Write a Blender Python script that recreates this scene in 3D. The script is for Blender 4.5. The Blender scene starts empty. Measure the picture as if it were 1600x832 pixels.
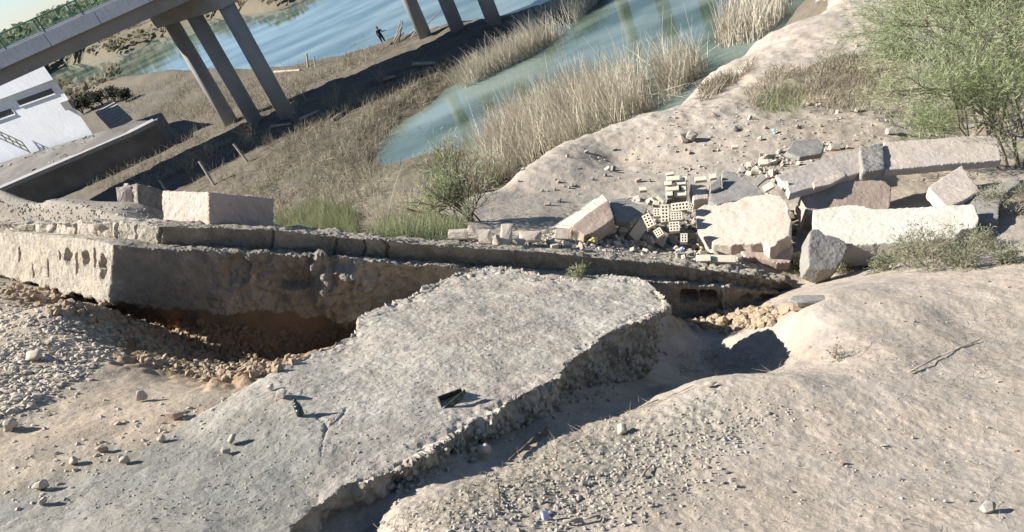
import bpy, bmesh, math, random
import numpy as np
from mathutils import Vector, Matrix
from mathutils.bvhtree import BVHTree

# ------------------------------------------------------------------ camera, sky, sun
H = 12.0                       # eye height above the river
F_PX = 1200.0                  # focal length in pixels of the 1600 px wide photograph
PITCH = math.radians(28.7); ROLL = math.radians(24.0)
sc = bpy.context.scene
COL = sc.collection
Fv = np.array([0.0, math.cos(PITCH), -math.sin(PITCH)])
R0 = np.array([1.0, 0.0, 0.0]); U0 = np.array([0.0, math.sin(PITCH), math.cos(PITCH)])
CX = math.cos(ROLL) * R0 - math.sin(ROLL) * U0
CY = math.sin(ROLL) * R0 + math.cos(ROLL) * U0
EYE = np.array([0.0, 0.0, H])
cam_d = bpy.data.cameras.new('camera'); cam = bpy.data.objects.new('camera', cam_d); COL.objects.link(cam)
cam.matrix_world = Matrix(((CX[0], CY[0], -Fv[0], EYE[0]), (CX[1], CY[1], -Fv[1], EYE[1]),
                           (CX[2], CY[2], -Fv[2], EYE[2]), (0, 0, 0, 1)))
cam_d.sensor_width = 36; cam_d.lens = F_PX / 1600 * 36
cam_d.clip_start = 0.1; cam_d.clip_end = 6000
sc.camera = cam
SUN = Vector((0.76, -0.22, -0.745)).normalized()          # direction the light travels
wd = bpy.data.worlds.new("World"); sc.world = wd; wd.use_nodes = True
wn = wd.node_tree.nodes; wl = wd.node_tree.links
sky = wn.new('ShaderNodeTexSky'); sky.sky_type = 'NISHITA'; sky.sun_disc = False
sky.sun_elevation = math.asin(-SUN.z); sky.sun_rotation = math.atan2(-SUN.x, -SUN.y)
sky.dust_density = 0.0; sky.ozone_density = 3.0; sky.air_density = 1.0
tint_ = wn.new('ShaderNodeMix'); tint_.data_type = 'RGBA'; tint_.blend_type = 'MULTIPLY'; tint_.inputs['Factor'].default_value = 1.0; tcw = wn.new('ShaderNodeTexCoord'); sxyz = wn.new('ShaderNodeSeparateXYZ'); wl.new(tcw.outputs['Generated'], sxyz.inputs[0])
hr = wn.new('ShaderNodeValToRGB'); hr.color_ramp.elements[0].position = 0.0; hr.color_ramp.elements[0].color = (0.60, 0.67, 0.84, 1); hr.color_ramp.elements[1].position = 0.65; hr.color_ramp.elements[1].color = (0.55, 0.60, 0.64, 1)
e_ = hr.color_ramp.elements.new(0.30); e_.color = (1.08, 1.12, 1.18, 1)
wl.new(sxyz.outputs[2], hr.inputs[0]); wl.new(hr.outputs[0], tint_.inputs[7])
wl.new(sky.outputs[0], tint_.inputs[6]); wl.new(tint_.outputs[2], wn['Background'].inputs[0]); wn['Background'].inputs[1].default_value = 0.06
sd = bpy.data.lights.new('sun', 'SUN'); sd.energy = 5.0; sd.angle = math.radians(0.5); sd.color = (1.0, 0.965, 0.91)
so = bpy.data.objects.new('sun', sd); COL.objects.link(so)
so.rotation_euler = (-SUN).to_track_quat('Z', 'Y').to_euler()
sc.view_settings.view_transform = 'Standard'; sc.view_settings.look = 'None'
sc.view_settings.exposure = 1.30; sc.view_settings.gamma = 1.0
sc.render.engine = 'CYCLES'
sc.cycles.max_bounces = 5; sc.cycles.use_denoising = True

# ------------------------------------------------------------------ geometry helpers
def ray(px, py):
    d = CX * (px - 800) / F_PX + CY * (416 - py) / F_PX + Fv
    return d
def U(px, py, f=None, z=None, D=None):
    """world point on the sight line of a photograph point at forward distance f, height z or depth D"""
    d = ray(px, py)
    if f is not None: t = f / d[1]
    elif z is not None: t = (z - H) / d[2]
    else: t = D
    return EYE + d * t
def V(px, py, **k): return Vector(U(px, py, **k))
def proj(P):
    q = P - EYE
    dz = q @ Fv
    dz = np.where(dz < 0.05, 0.05, dz)
    return 800 + F_PX * (q @ CX) / dz, 416 - F_PX * (q @ CY) / dz, dz
def ray_plane(px, py, p0, n):
    d = ray(px, py); n = np.array(n, float); p0 = np.array(p0, float)
    return EYE + d * (((p0 - EYE) @ n) / (d @ n))

def hsh(ix, iy, iz, seed):
    n = (ix.astype(np.int64) * 73856093) ^ (iy.astype(np.int64) * 19349663) ^ (iz.astype(np.int64) * 83492791) ^ (seed * 2654435761 & 0xffffffff)
    n = (n ^ (n >> 13)) * 1274126177 & 0xffffffff
    n = (n ^ (n >> 16)) * 668265263 & 0xffffffff
    return ((n ^ (n >> 15)) & 0xffffff) / float(0xffffff)
def vnoise(P, seed=0):
    I = np.floor(P).astype(np.int64); f = P - I; f = f * f * (3 - 2 * f)
    r = 0
    for a in (0, 1):
        for b in (0, 1):
            for c in (0, 1):
                w = (f[:, 0] if a else 1 - f[:, 0]) * (f[:, 1] if b else 1 - f[:, 1]) * (f[:, 2] if c else 1 - f[:, 2])
                r = r + w * hsh(I[:, 0] + a, I[:, 1] + b, I[:, 2] + c, seed)
    return r * 2 - 1
def fbm(P, freq, octv=4, gain=0.5, seed=0):
    r = np.zeros(len(P)); amp = 1.0; tot = 0
    for o in range(octv):
        r += amp * vnoise(P * freq + 17.3 * o, seed + o * 7); tot += amp
        amp *= gain; freq *= 2.03
    return r / tot
def cell(P, freq, seed=0):
    """distance to the nearest of scattered centres: rounded pebbles / clods"""
    Q = P * freq; I = np.floor(Q).astype(np.int64); best = np.full(len(P), 9.0)
    for a in (-1, 0, 1):
        for b in (-1, 0, 1):
            for c in (-1, 0, 1):
                J = I + np.array([a, b, c])
                cx = J[:, 0] + hsh(J[:, 0], J[:, 1], J[:, 2], seed + 1)
                cy = J[:, 1] + hsh(J[:, 0], J[:, 1], J[:, 2], seed + 2)
                cz = J[:, 2] + hsh(J[:, 0], J[:, 1], J[:, 2], seed + 3)
                d = np.sqrt((Q[:, 0] - cx) ** 2 + (Q[:, 1] - cy) ** 2 + (Q[:, 2] - cz) ** 2)
                best = np.minimum(best, d)
    return best
def sstep(a, b, x):
    t = np.clip((x - a) / (b - a), 0, 1); return t * t * (3 - 2 * t)
def poly_sd(X, Y, poly):
    """signed distance to a polygon, positive inside"""
    P = np.array(poly, float); n = len(P); best = np.full(X.shape, 1e9); ins = np.zeros(X.shape, bool)
    for i in range(n):
        x0, y0 = P[i]; x1, y1 = P[(i + 1) % n]
        dx, dy = x1 - x0, y1 - y0; L = dx * dx + dy * dy + 1e-12
        t = np.clip(((X - x0) * dx + (Y - y0) * dy) / L, 0, 1)
        best = np.minimum(best, (X - x0 - t * dx) ** 2 + (Y - y0 - t * dy) ** 2)
        c = ((y0 > Y) != (y1 > Y))
        with np.errstate(divide='ignore', invalid='ignore'):
            xi = x0 + (Y - y0) * dx / (dy if abs(dy) > 1e-12 else 1e-12)
        ins ^= c & (X < xi)
    return np.where(ins, 1, -1) * np.sqrt(best)

def link_mesh(name, verts, faces, mats, parent=None, smooth=False, mat_idx=None):
    me = bpy.data.meshes.new(name)
    me.from_pydata([tuple(v) for v in verts], [], [tuple(f) for f in faces])
    for m in (mats if isinstance(mats, (list, tuple)) else [mats]): me.materials.append(m)
    if mat_idx is not None: me.polygons.foreach_set('material_index', mat_idx)
    if smooth: me.polygons.foreach_set('use_smooth', [True] * len(me.polygons))
    me.update()
    o = bpy.data.objects.new(name, me); COL.objects.link(o)
    if parent is not None: o.parent = parent
    return o
def np_mesh(name, V_, F_, mats, parent=None, smooth=True):
    """fast mesh from numpy verts (n,3) and faces (m,k)"""
    me = bpy.data.meshes.new(name)
    V_ = np.asarray(V_, np.float32); F_ = np.asarray(F_, np.int32)
    me.vertices.add(len(V_)); me.vertices.foreach_set('co', V_.ravel())
    k = F_.shape[1]
    me.loops.add(F_.size); me.loops.foreach_set('vertex_index', F_.ravel())
    me.polygons.add(len(F_)); me.polygons.foreach_set('loop_start', np.arange(0, F_.size, k, dtype=np.int32))
    me.polygons.foreach_set('loop_total', np.full(len(F_), k, np.int32))
    me.polygons.foreach_set('use_smooth', np.full(len(F_), smooth, bool))
    for m in (mats if isinstance(mats, (list, tuple)) else [mats]): me.materials.append(m)
    me.update(calc_edges=True); me.validate()
    o = bpy.data.objects.new(name, me); COL.objects.link(o)
    if parent is not None: o.parent = parent
    return o
def tag(o, label, cat, group=None):
    o['label'] = label; o['category'] = cat; o['kind'] = 'thing'
    if group: o['group'] = group
    return o
def kind(o, k): o['kind'] = k; return o
def empty(name, label, cat, loc=(0, 0, 0), group=None):
    o = bpy.data.objects.new(name, None); COL.objects.link(o); o.location = Vector(loc)
    o.empty_display_size = 0.1
    bpy.context.view_layer.update()
    return tag(o, label, cat, group)
def adopt(child, parent):
    """parent a child built in world coordinates"""
    child.parent = parent
    child.matrix_parent_inverse = Matrix.Translation(-Vector(parent.location))
    return child
def rebase(o, p=None):
    """put the origin of a world-coordinate mesh at its base"""
    me = o.data; n = len(me.vertices); a = np.empty(n * 3, np.float32); me.vertices.foreach_get('co', a); a = a.reshape(-1, 3)
    c = np.array([a[:, 0].mean(), a[:, 1].mean(), a[:, 2].min()], np.float32) if p is None else np.array(p, np.float32)
    me.vertices.foreach_set('co', (a - c).ravel()); me.update(); o.location = Vector(c.tolist()); return o

def remesh(o, voxel, disp=None, smooth=False):
    """voxel-remesh a solid, then push its vertices along the normals by disp(P, N)"""
    m = o.modifiers.new('r', 'REMESH'); m.mode = 'VOXEL'; m.voxel_size = voxel; m.use_smooth_shade = smooth
    dg = bpy.context.evaluated_depsgraph_get(); dg.update()
    me = bpy.data.meshes.new_from_object(o.evaluated_get(dg))
    mats = [x for x in o.data.materials]; o.modifiers.clear(); old = o.data; o.data = me
    me.materials.clear()
    for x in mats: me.materials.append(x)
    if disp is not None and len(me.vertices):
        n = len(me.vertices); P = np.empty(n * 3, np.float32); N = np.empty(n * 3, np.float32)
        me.vertices.foreach_get('co', P); me.vertices.foreach_get('normal', N)
        P = P.reshape(-1, 3).astype(float); N = N.reshape(-1, 3).astype(float)
        # smooth the normals a little with low-frequency sampling is not needed: displace in place
        d = disp(P, N)
        P = P + (d if d.ndim == 2 else N * d[:, None])
        me.vertices.foreach_set('co', P.astype(np.float32).ravel())
    me.polygons.foreach_set('use_smooth', [smooth] * len(me.polygons)); me.update()
    bpy.data.meshes.remove(old)
    return o

def prism(name, front, back, mats, parent=None):
    """solid between two outlines of the same number of points"""
    n = len(front); vs = [tuple(p) for p in front] + [tuple(p) for p in back]
    bm = bmesh.new(); v = [bm.verts.new(p) for p in vs]
    f1 = bm.faces.new(v[:n]); f2 = bm.faces.new(v[n:][::-1])
    for i in range(n): bm.faces.new((v[(i + 1) % n], v[i], v[n + i], v[n + (i + 1) % n]))
    bmesh.ops.triangulate(bm, faces=[f1, f2])
    bmesh.ops.recalc_face_normals(bm, faces=bm.faces)
    me = bpy.data.meshes.new(name); bm.to_mesh(me); bm.free()
    for m in (mats if isinstance(mats, (list, tuple)) else [mats]): me.materials.append(m)
    o = bpy.data.objects.new(name, me); COL.objects.link(o)
    if parent is not None: o.parent = parent
    return o

# ------------------------------------------------------------------ materials
def mat(name, c1, c2=None, scale=3.0, rough=0.9, bump=0.3, bscale=40.0, spots=None, sscale=60.0, sth=0.62, bdist=0.02,
        c3=None, attr=None, big=None, streak=None):
    m = bpy.data.materials.new(name); m.use_nodes = True; nt = m.node_tree; nd = nt.nodes; lk = nt.links
    b = nd['Principled BSDF']; b.inputs['Roughness'].default_value = rough
    b.inputs['Specular IOR Level'].default_value = 0.25
    tc = nd.new('ShaderNodeTexCoord')
    co = tc.outputs['Object']
    def noise(s, det=6, r=0.6, vec=None):
        n = nd.new('ShaderNodeTexNoise'); n.inputs['Scale'].default_value = s; n.inputs['Detail'].default_value = det
        n.inputs['Roughness'].default_value = r; lk.new(vec or co, n.inputs['Vector']); return n.outputs['Fac']
    def ramp(src, p0, p1):
        r = nd.new('ShaderNodeMapRange'); r.inputs[1].default_value = p0; r.inputs[2].default_value = p1; lk.new(src, r.inputs[0]); return r.outputs[0]
    def mix(fac, a, bb, mode='MIX'):
        x = nd.new('ShaderNodeMix'); x.data_type = 'RGBA'; x.blend_type = mode
        if isinstance(fac, float): x.inputs['Factor'].default_value = fac
        else: lk.new(fac, x.inputs['Factor'])
        for s, k in ((a, 6), (bb, 7)):
            if isinstance(s, tuple): x.inputs[k].default_value = (*s, 1) if len(s) == 3 else s
            else: lk.new(s, x.inputs[k])
        return x.outputs[2]
    c2 = c2 or tuple(x * 0.8 for x in c1)
    col = mix(ramp(noise(scale), 0.35, 0.65), c1, c2)
    if attr:
        a = nd.new('ShaderNodeAttribute'); a.attribute_name = attr
        col = mix(ramp(noise(scale * 2.3, 8, 0.7), 0.32, 0.68), a.outputs['Color'], mix(1.0, a.outputs['Color'], (0.72, 0.71, 0.69), 'MULTIPLY'))
        col = mix(ramp(noise(scale * 0.35, 5, 0.6), 0.3, 0.75), col, mix(1.0, col, (1.1, 1.06, 1.0), 'MULTIPLY'))
    if c3: col = mix(ramp(noise(scale * 0.4, 8, 0.7), 0.5, 0.68), col, c3)
    if streak:
        mp = nd.new('ShaderNodeMapping'); mp.inputs['Scale'].default_value = (8, 8, 0.8); lk.new(co, mp.inputs[0])
        col = mix(ramp(noise(2.0, 5, 0.6, mp.outputs[0]), 0.52, 0.72), col, streak)
    if spots:
        v = nd.new('ShaderNodeTexVoronoi'); v.inputs['Scale'].default_value = sscale; lk.new(co, v.inputs['Vector'])
        s = ramp(v.outputs['Color'], sth, sth + 0.05)
        sep = nd.new('ShaderNodeSeparateColor'); lk.new(v.outputs['Color'], sep.inputs[0])
        col = mix(ramp(sep.outputs[0], sth, sth + 0.06), col, spots)
    fine = noise(bscale * 1.7, 4, 0.7)
    col = mix(0.35, col, mix(ramp(fine, 0.3, 0.7), (0.55, 0.55, 0.55), (1.0, 1.0, 1.0)), 'MULTIPLY')
    lk.new(col, b.inputs['Base Color'])
    if bump:
        bn = nd.new('ShaderNodeBump'); bn.inputs['Strength'].default_value = bump; bn.inputs['Distance'].default_value = bdist
        lk.new(noise(bscale, 8, 0.72), bn.inputs['Height'])
        lk.new(bn.outputs[0], b.inputs['Normal'])
    return m
def leaf_mat(name, c1, c2, scale=2.0, trans=0.35):
    m = bpy.data.materials.new(name); m.use_nodes = True; nt = m.node_tree; nd = nt.nodes; lk = nt.links
    b = nd['Principled BSDF']; b.inputs['Roughness'].default_value = 0.7; b.inputs['Specular IOR Level'].default_value = 0.2
    tc = nd.new('ShaderNodeTexCoord'); n = nd.new('ShaderNodeTexNoise'); n.inputs['Scale'].default_value = scale; n.inputs['Detail'].default_value = 5
    lk.new(tc.outputs['Object'], n.inputs['Vector'])
    r = nd.new('ShaderNodeValToRGB'); r.color_ramp.elements[0].position = .35; r.color_ramp.elements[1].position = .65
    r.color_ramp.elements[0].color = (*c1, 1); r.color_ramp.elements[1].color = (*c2, 1)
    lk.new(n.outputs['Fac'], r.inputs[0]); lk.new(r.outputs[0], b.inputs['Base Color'])
    t = nd.new('ShaderNodeBsdfTranslucent'); lk.new(r.outputs[0], t.inputs[0])
    mx = nd.new('ShaderNodeMixShader'); mx.inputs[0].default_value = trans
    lk.new(b.outputs[0], mx.inputs[1]); lk.new(t.outputs[0], mx.inputs[2]); lk.new(mx.outputs[0], nd['Material Output'].inputs[0])
    return m

M = {}
M['ground'] = mat('ground_soil', (1, 1, 1), scale=1.6, bump=0.6, bscale=24, attr='tint', bdist=0.03, spots=None)
M['slab_top'] = mat('dusty_concrete', (1, 1, 1), scale=2.0, bump=0.6, bscale=30, attr='tint', bdist=0.02)
M['wall_t'] = mat('weathered_concrete', (1, 1, 1), scale=3.5, bump=1.0, bscale=34, attr='tint', bdist=0.035, streak=(0.30, 0.27, 0.225))
M['slab'] = mat('worn_concrete', (0.45, 0.41, 0.345), (0.37, 0.34, 0.285), scale=2.2, bump=0.5, bscale=30, c3=(0.45, 0.385, 0.33), spots=(0.46, 0.44, 0.40), sscale=70, sth=0.8, bdist=0.02)
M['wall'] = mat('old_concrete', (0.42, 0.375, 0.31), (0.22, 0.20, 0.165), scale=3.5, bump=1.0, bscale=34, c3=(0.19, 0.175, 0.15), streak=(0.25, 0.225, 0.185), bdist=.04)
M['wall_top'] = mat('mortar_stone', (0.52, 0.46, 0.38), (0.34, 0.305, 0.25), scale=7, bump=0.7, bscale=50, c3=(0.25, 0.23, 0.21))
M['pink'] = mat('pink_render', (0.47, 0.36, 0.30), (0.42, 0.32, 0.265), scale=6, bump=0.3, bscale=60, streak=(0.50, 0.40, 0.34))
M['white'] = mat('pale_render', (0.55, 0.475, 0.385), (0.50, 0.42, 0.335), scale=5, bump=0.3, bscale=50, c3=(0.54, 0.42, 0.32))
M['white2'] = mat('whitewashed_render', (0.54, 0.505, 0.43), (0.48, 0.45, 0.375), scale=4, bump=0.3, bscale=45, c3=(0.58, 0.50, 0.40))
M['rear'] = mat('pinkish_concrete', (0.50, 0.42, 0.35), (0.42, 0.36, 0.30), scale=4, bump=0.4, bscale=50, c3=(0.45, 0.40, 0.36), streak=(0.48, 0.42, 0.37))
M['brown'] = mat('brown_render', (0.42, 0.32, 0.25), (0.36, 0.27, 0.21), scale=5, bump=0.5, bscale=60, c3=(0.45, 0.38, 0.31))
M['grey'] = mat('grey_mortar', (0.29, 0.27, 0.24), (0.22, 0.205, 0.18), scale=6, bump=0.6, bscale=40)
M['brick'] = mat('pale_brick', (0.66, 0.60, 0.47), (0.55, 0.49, 0.38), scale=9, bump=0.3, bscale=80)
M['hole'] = mat('brick_hole', (0.12, 0.105, 0.085), (0.08, 0.07, 0.06), scale=9, bump=0)
M['rock'] = mat('rock', (0.42, 0.375, 0.31), (0.32, 0.29, 0.24), scale=8, bump=0.5, bscale=50)
M['pebble'] = mat('pebble', (0.52, 0.445, 0.35), (0.38, 0.32, 0.245), scale=12, bump=0.2, bscale=60, rough=0.75)
M['clod'] = mat('soil_clod', (0.40, 0.31, 0.21), (0.33, 0.25, 0.17), scale=8, bump=0.7, bscale=40)
M['water'] = None
M['conc_far'] = mat('bridge_concrete', (0.32, 0.305, 0.28), (0.26, 0.25, 0.23), scale=0.6, bump=0.2, bscale=6, streak=(0.26, 0.255, 0.245), bdist=0.03)
M['girder'] = mat('girder_concrete', (0.30, 0.265, 0.23), (0.25, 0.22, 0.195), scale=0.5, bump=0.2, bscale=6)
M['parapet'] = mat('parapet_paint', (0.66, 0.65, 0.64), (0.58, 0.57, 0.57), scale=0.7, bump=0.1, bscale=6, streak=(0.46, 0.45, 0.45))
M['rail'] = mat('green_rail_paint', (0.10, 0.20, 0.14), (0.08, 0.16, 0.12), scale=1, bump=0)
M['bwhite'] = mat('white_painted_wall', (0.82, 0.83, 0.85), (0.76, 0.77, 0.79), scale=0.5, bump=0.1, bscale=5, streak=(0.60, 0.60, 0.62))
M['dark'] = mat('dark_glass', (0.03, 0.035, 0.04), (0.02, 0.02, 0.025), scale=1, bump=0, rough=0.3)
M['terrace'] = mat('shade_dark_concrete', (0.17, 0.16, 0.145), (0.11, 0.10, 0.09), scale=0.6, bump=0.5, bscale=5)  # dark base colour stands in for shade on the terrace
M['terr_path'] = mat('terrace_rim_concrete', (0.30, 0.29, 0.28), (0.24, 0.235, 0.23), scale=0.8, bump=0.3, bscale=8)
M['bark'] = mat('bark', (0.20, 0.165, 0.125), (0.14, 0.115, 0.09), scale=8, bump=0.4, bscale=50)
M['twig'] = mat('dry_twig', (0.34, 0.29, 0.22), (0.24, 0.20, 0.15), scale=4, bump=0)
M['wood'] = mat('weathered_wood', (0.42, 0.36, 0.28), (0.30, 0.26, 0.20), scale=6, bump=0.3, bscale=30)
M['darkwood'] = mat('dark_wood', (0.13, 0.11, 0.085), (0.08, 0.07, 0.055), scale=6, bump=0.3, bscale=30)
M['leaf'] = leaf_mat('tamarisk_leaf', (0.22, 0.26, 0.12), (0.38, 0.41, 0.25), 3)
M['leaf2'] = leaf_mat('weed_leaf', (0.18, 0.19, 0.115), (0.27, 0.27, 0.175), 4)
M['grass'] = leaf_mat('green_grass', (0.18, 0.21, 0.10), (0.28, 0.29, 0.16), 0.7)
M['dry'] = leaf_mat('dry_grass_blade', (0.36, 0.31, 0.225), (0.23, 0.195, 0.14), 0.9, 0.25)
M['reed'] = leaf_mat('dry_reed', (0.64, 0.58, 0.46), (0.42, 0.37, 0.28), 0.6, 0.2)
M['cloth'] = mat('dark_cloth', (0.035, 0.04, 0.05), (0.025, 0.03, 0.035), scale=6, bump=0)
M['skin'] = mat('skin', (0.25, 0.16, 0.11), (0.22, 0.14, 0.10), scale=6, bump=0)
M['hair'] = mat('hair', (0.02, 0.018, 0.015), scale=6, bump=0)
M['tin'] = mat('mossy_tin', (0.075, 0.072, 0.05), (0.045, 0.045, 0.032), scale=60, bump=0.3, bscale=200, c3=(0.20, 0.18, 0.13), rough=0.6)
M['glassg'] = mat('dark_green_glass', (0.05, 0.075, 0.07), (0.035, 0.05, 0.05), scale=30, bump=0, rough=0.25)
M['plastic_blue'] = mat('blue_plastic', (0.42, 0.45, 0.75), (0.6, 0.62, 0.8), scale=40, bump=0.3, rough=0.4)
M['plastic_clear'] = mat('pale_blue_film', (0.50, 0.62, 0.62), (0.32, 0.44, 0.45), scale=30, bump=0.6, bscale=60, rough=0.3)
M['plastic_green'] = mat('green_film', (0.10, 0.20, 0.14), (0.14, 0.26, 0.19), scale=30, bump=0.5, rough=0.5)
M['plastic_yellow'] = mat('yellow_wrapper', (0.60, 0.50, 0.18), (0.5, 0.42, 0.2), scale=30, bump=0.3, rough=0.5)

def water_mat():
    m = bpy.data.materials.new('river_water'); m.use_nodes = True; nt = m.node_tree; nd = nt.nodes; lk = nt.links
    b = nd['Principled BSDF']; b.inputs['Roughness'].default_value = 0.06; b.inputs['IOR'].default_value = 1.33
    tc = nd.new('ShaderNodeTexCoord')
    mp = nd.new('ShaderNodeMapping'); mp.inputs['Scale'].default_value = (0.11, 0.22, 1); mp.inputs['Rotation'].default_value = (0, 0, 0.5); lk.new(tc.outputs['Object'], mp.inputs[0])
    n = nd.new('ShaderNodeTexNoise'); n.inputs['Scale'].default_value = 1.0; n.inputs['Detail'].default_value = 5; lk.new(mp.outputs[0], n.inputs['Vector'])
    r = nd.new('ShaderNodeValToRGB'); e = r.color_ramp.elements
    e[0].position = .36; e[0].color = (0.04, 0.062, 0.042, 1); e[1].position = .62; e[1].color = (0.14, 0.175, 0.155, 1)
    lk.new(n.outputs['Fac'], r.inputs[0]); lk.new(r.outputs[0], b.inputs['Base Color'])
    w = nd.new('ShaderNodeTexNoise'); w.inputs['Scale'].default_value = 1.6; w.inputs['Detail'].default_value = 4; lk.new(tc.outputs['Object'], w.inputs['Vector'])
    bp = nd.new('ShaderNodeBump'); bp.inputs['Strength'].default_value = 0.10; bp.inputs['Distance'].default_value = 0.05
    lk.new(w.outputs['Fac'], bp.inputs['Height']); lk.new(bp.outputs[0], b.inputs['Normal'])
    return m
M['water'] = water_mat()

# ------------------------------------------------------------------ terrain
def tps_fit(P, z, reg=1e-3):
    n = len(P); d = np.linalg.norm(P[:, None] - P[None], axis=2)
    K = np.where(d > 0, d * d * np.log(d + 1e-12), 0) + reg * np.eye(n)
    A = np.zeros((n + 3, n + 3)); A[:n, :n] = K; A[:n, n] = 1; A[:n, n + 1:] = P; A[n, :n] = 1; A[n + 1:, :n] = P.T
    return P, np.linalg.solve(A, np.concatenate([z, np.zeros(3)]))
def tps_eval(fit, Q):
    P, w = fit; out = np.full(len(Q), w[len(P)]) + Q @ w[len(P) + 1:]
    for i in range(len(P)):
        d2 = ((Q - P[i]) ** 2).sum(1); out += w[i] * 0.5 * d2 * np.log(d2 + 1e-12)
    return out
def lp(X, Y):
    return np.stack([np.arctan2(X, Y) * 1.0, 0.5 * np.log(X * X + Y * Y + 0.5)], 1)
# near hillside plane (the bank the photographer stands on)
nA = np.array([.391, .183, .902]); pA = U(800, 416, D=1 / .1433)
def planeA(X, Y): return pA[2] - ((X - pA[0]) * nA[0] + (Y - pA[1]) * nA[1]) / nA[2]
A_pts = [ # px, py, depth : in front of the broken wall
 (-100,400,10.5),(0,440,8.9),(-80,520,6.8),(0,520,6.3),(0,600,4.95),(0,700,4.0),(0,832,3.2),(-200,832,3.3),
 (90,462,8.0),(170,482,7.0),(100,600,5.0),(110,530,6.1),(180,560,5.6),(200,640,4.42),(240,520,7.2),(300,500,9.2),(300,640,4.38),(300,600,5.15),
 (320,548,8.6),(260,560,6.9),(350,505,9.9),(400,600,4.78),(430,565,6.0),(400,545,8.4),(480,555,6.6),(450,520,9.2),(500,515,9.4),(560,520,9.0),(380,575,6.0),(350,590,5.2),
 (500,620,4.8),(600,520,6.3),(700,470,7.0),(760,440,7.7),(600,700,3.9),(800,560,5.3),(900,480,6.6),(1000,460,7.2),
 (400,700,3.84),(200,760,3.52),(400,832,3.15),(690,832,3.02),(560,900,3.0),(560,832,3.38),(500,850,3.28),(620,800,3.34),(650,778,3.44),(700,757,3.56),(764,728,3.82),(840,675,4.3),(920,640,4.75),(960,628,4.95),(1000,622,5.25),
 (1050,602,5.35),(1100,594,4.75),(1200,592,4.62),(1245,590,4.65),(1270,578,5.1),(1290,548,5.35),(1285,520,5.75),
 (1040,585,6.3),(1100,560,6.9),(1150,558,6.7),(1200,560,6.4),(1235,565,5.7),(1080,520,7.4),(1150,530,6.9),(1200,528,6.6),(1240,540,5.95),
 (1050,500,8.1),(1120,500,7.8),(1160,490,7.8),(1215,487,7.3),(1170,515,7.0),(1230,500,6.3),(1250,480,6.45),(1290,460,6.3),
 (900,700,4.0),(880,672,4.3),(1000,655,4.35),(1000,700,3.95),(1100,700,3.87),(1000,832,3.05),(1200,832,3.0),(1400,832,3.0),(1600,832,3.0),(800,832,3.02),
 (1200,680,4.0),(1350,600,4.55),(1500,700,3.85),(1600,600,4.5),(1350,500,5.7),(1500,500,5.7),(1600,480,5.8),(1400,440,6.65),(1330,470,6.1),(1430,480,5.85),(1480,550,5.05),(1500,420,6.95),(1600,400,7.2),(1750,500,5.5),(1750,800,3.1),
 (800,1000,2.4),(1400,1000,2.4),(200,1000,2.45),
]
P_ = np.array([U(a, b, D=c) for a, b, c in A_pts])
fitA = tps_fit(lp(P_[:, 0], P_[:, 1]), P_[:, 2] - planeA(P_[:, 0], P_[:, 1]), 2e-5)
# behind the wall: terrace, slopes, low ground, far banks
B_f = [(-150,285,11.8),(0,300,10.2),(100,312,9.4),(200,320,8.9),(240,322,8.7),(0,340,8.9),(100,338,8.3),(200,345,7.5),(250,352,7.0),(330,356,6.95),(430,366,6.95),
 (500,374,6.95),(560,372,7.6),(620,376,7.1),(700,384,7.05),(700,370,8.0),(650,350,9.5),(760,385,7.2),(740,345,9.3),(760,300,10.8),(830,340,9.2),(900,386,7.4),(900,300,10.8),
 (860,240,13.8),(1000,185,15.3),(1100,125,18.6),(1170,82,21.5),(1240,25,25.5),(1285,-40,31),(960,250,12.5),(1075,215,12.6),(1150,160,14.2),(1250,150,14.3),(1240,70,18.0),(1320,60,17),(1400,0,20),(1500,-60,24),
 (1060,295,10.4),(1060,360,8.9),(1140,300,10.0),(1200,250,11.0),(1000,400,7.6),(1100,400,7.75),(1160,412,7.2),(1240,425,7.15),(1300,440,6.35),(1400,430,6.2),(1500,420,6.0),(1600,400,5.75),(1590,330,7.2),
 (1350,415,6.9),(1400,350,8.1),(1400,200,11.5),(1300,280,9.8),(1500,210,11.3),(1590,200,11),(1590,100,14),(1700,0,17),(1500,300,9),(1590,0,18),(700,325,10.3),(800,278,12.1),(800,300,10.95),(760,320,10.2),(700,348,9.2),(830,260,13.0),(600,360,8.3),(50,318,9.6),(150,330,8.4),(150,316,9.15),(1800,300,7.8),(1750,450,5.4)]
crest = [(-150,285,11.8),(0,300,10.2),(100,312,9.4),(240,322,8.7),(430,366,6.95),(560,372,7.6),(650,350,9.5),(760,300,10.8),(860,240,13.8),(1000,185,15.3),(1100,125,18.6),(1170,82,21.5)]
B_z = [(450,340,.7),(380,330,1.0),(500,300,.7),(600,230,.4),(520,360,.8),(400,280,1.1),(350,250,1.1),(460,180,1.0),(600,110,.9),(700,80,.8),(250,296,1.0),(361,192,1.0),(230,250,.8),(150,290,.7),(50,300,.7),
 (600,60,.6),(800,20,.5),(620,320,.6),(560,330,.7),(700,290,.3),(300,200,.8),(200,180,.8),(480,110,.7),(100,200,.9),(800,215,.3),(900,180,.2),(1020,140,.2)]
PB = [U(a, b, f=c) for a, b, c in B_f]
for a, b, c in crest:
    p = U(a, b, f=c); d = np.array([p[0], p[1]]); r = np.linalg.norm(d); d /= r
    drop = 1.25 if c < 12 else 0.9
    for k, dz in ((0.20, drop * .20 * r * .75), (0.45, drop * .45 * r * .85)):
        z = max(0.5, p[2] - dz); PB.append(np.array([p[0] + d[0] * r * k, p[1] + d[1] * r * k, z]))
PB += [U(a, b, z=c) for a, b, c in B_z]
for az in (-60, -40, -20, 0, 20, 40, 60):
    for r, z in ((60 if az < 0 else 90, 1.0), (150, 1.5), (320, 2.5)):
        PB.append(np.array([r * math.sin(math.radians(az)), r * math.cos(math.radians(az)), z]))
PB = np.array(PB)
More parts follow.
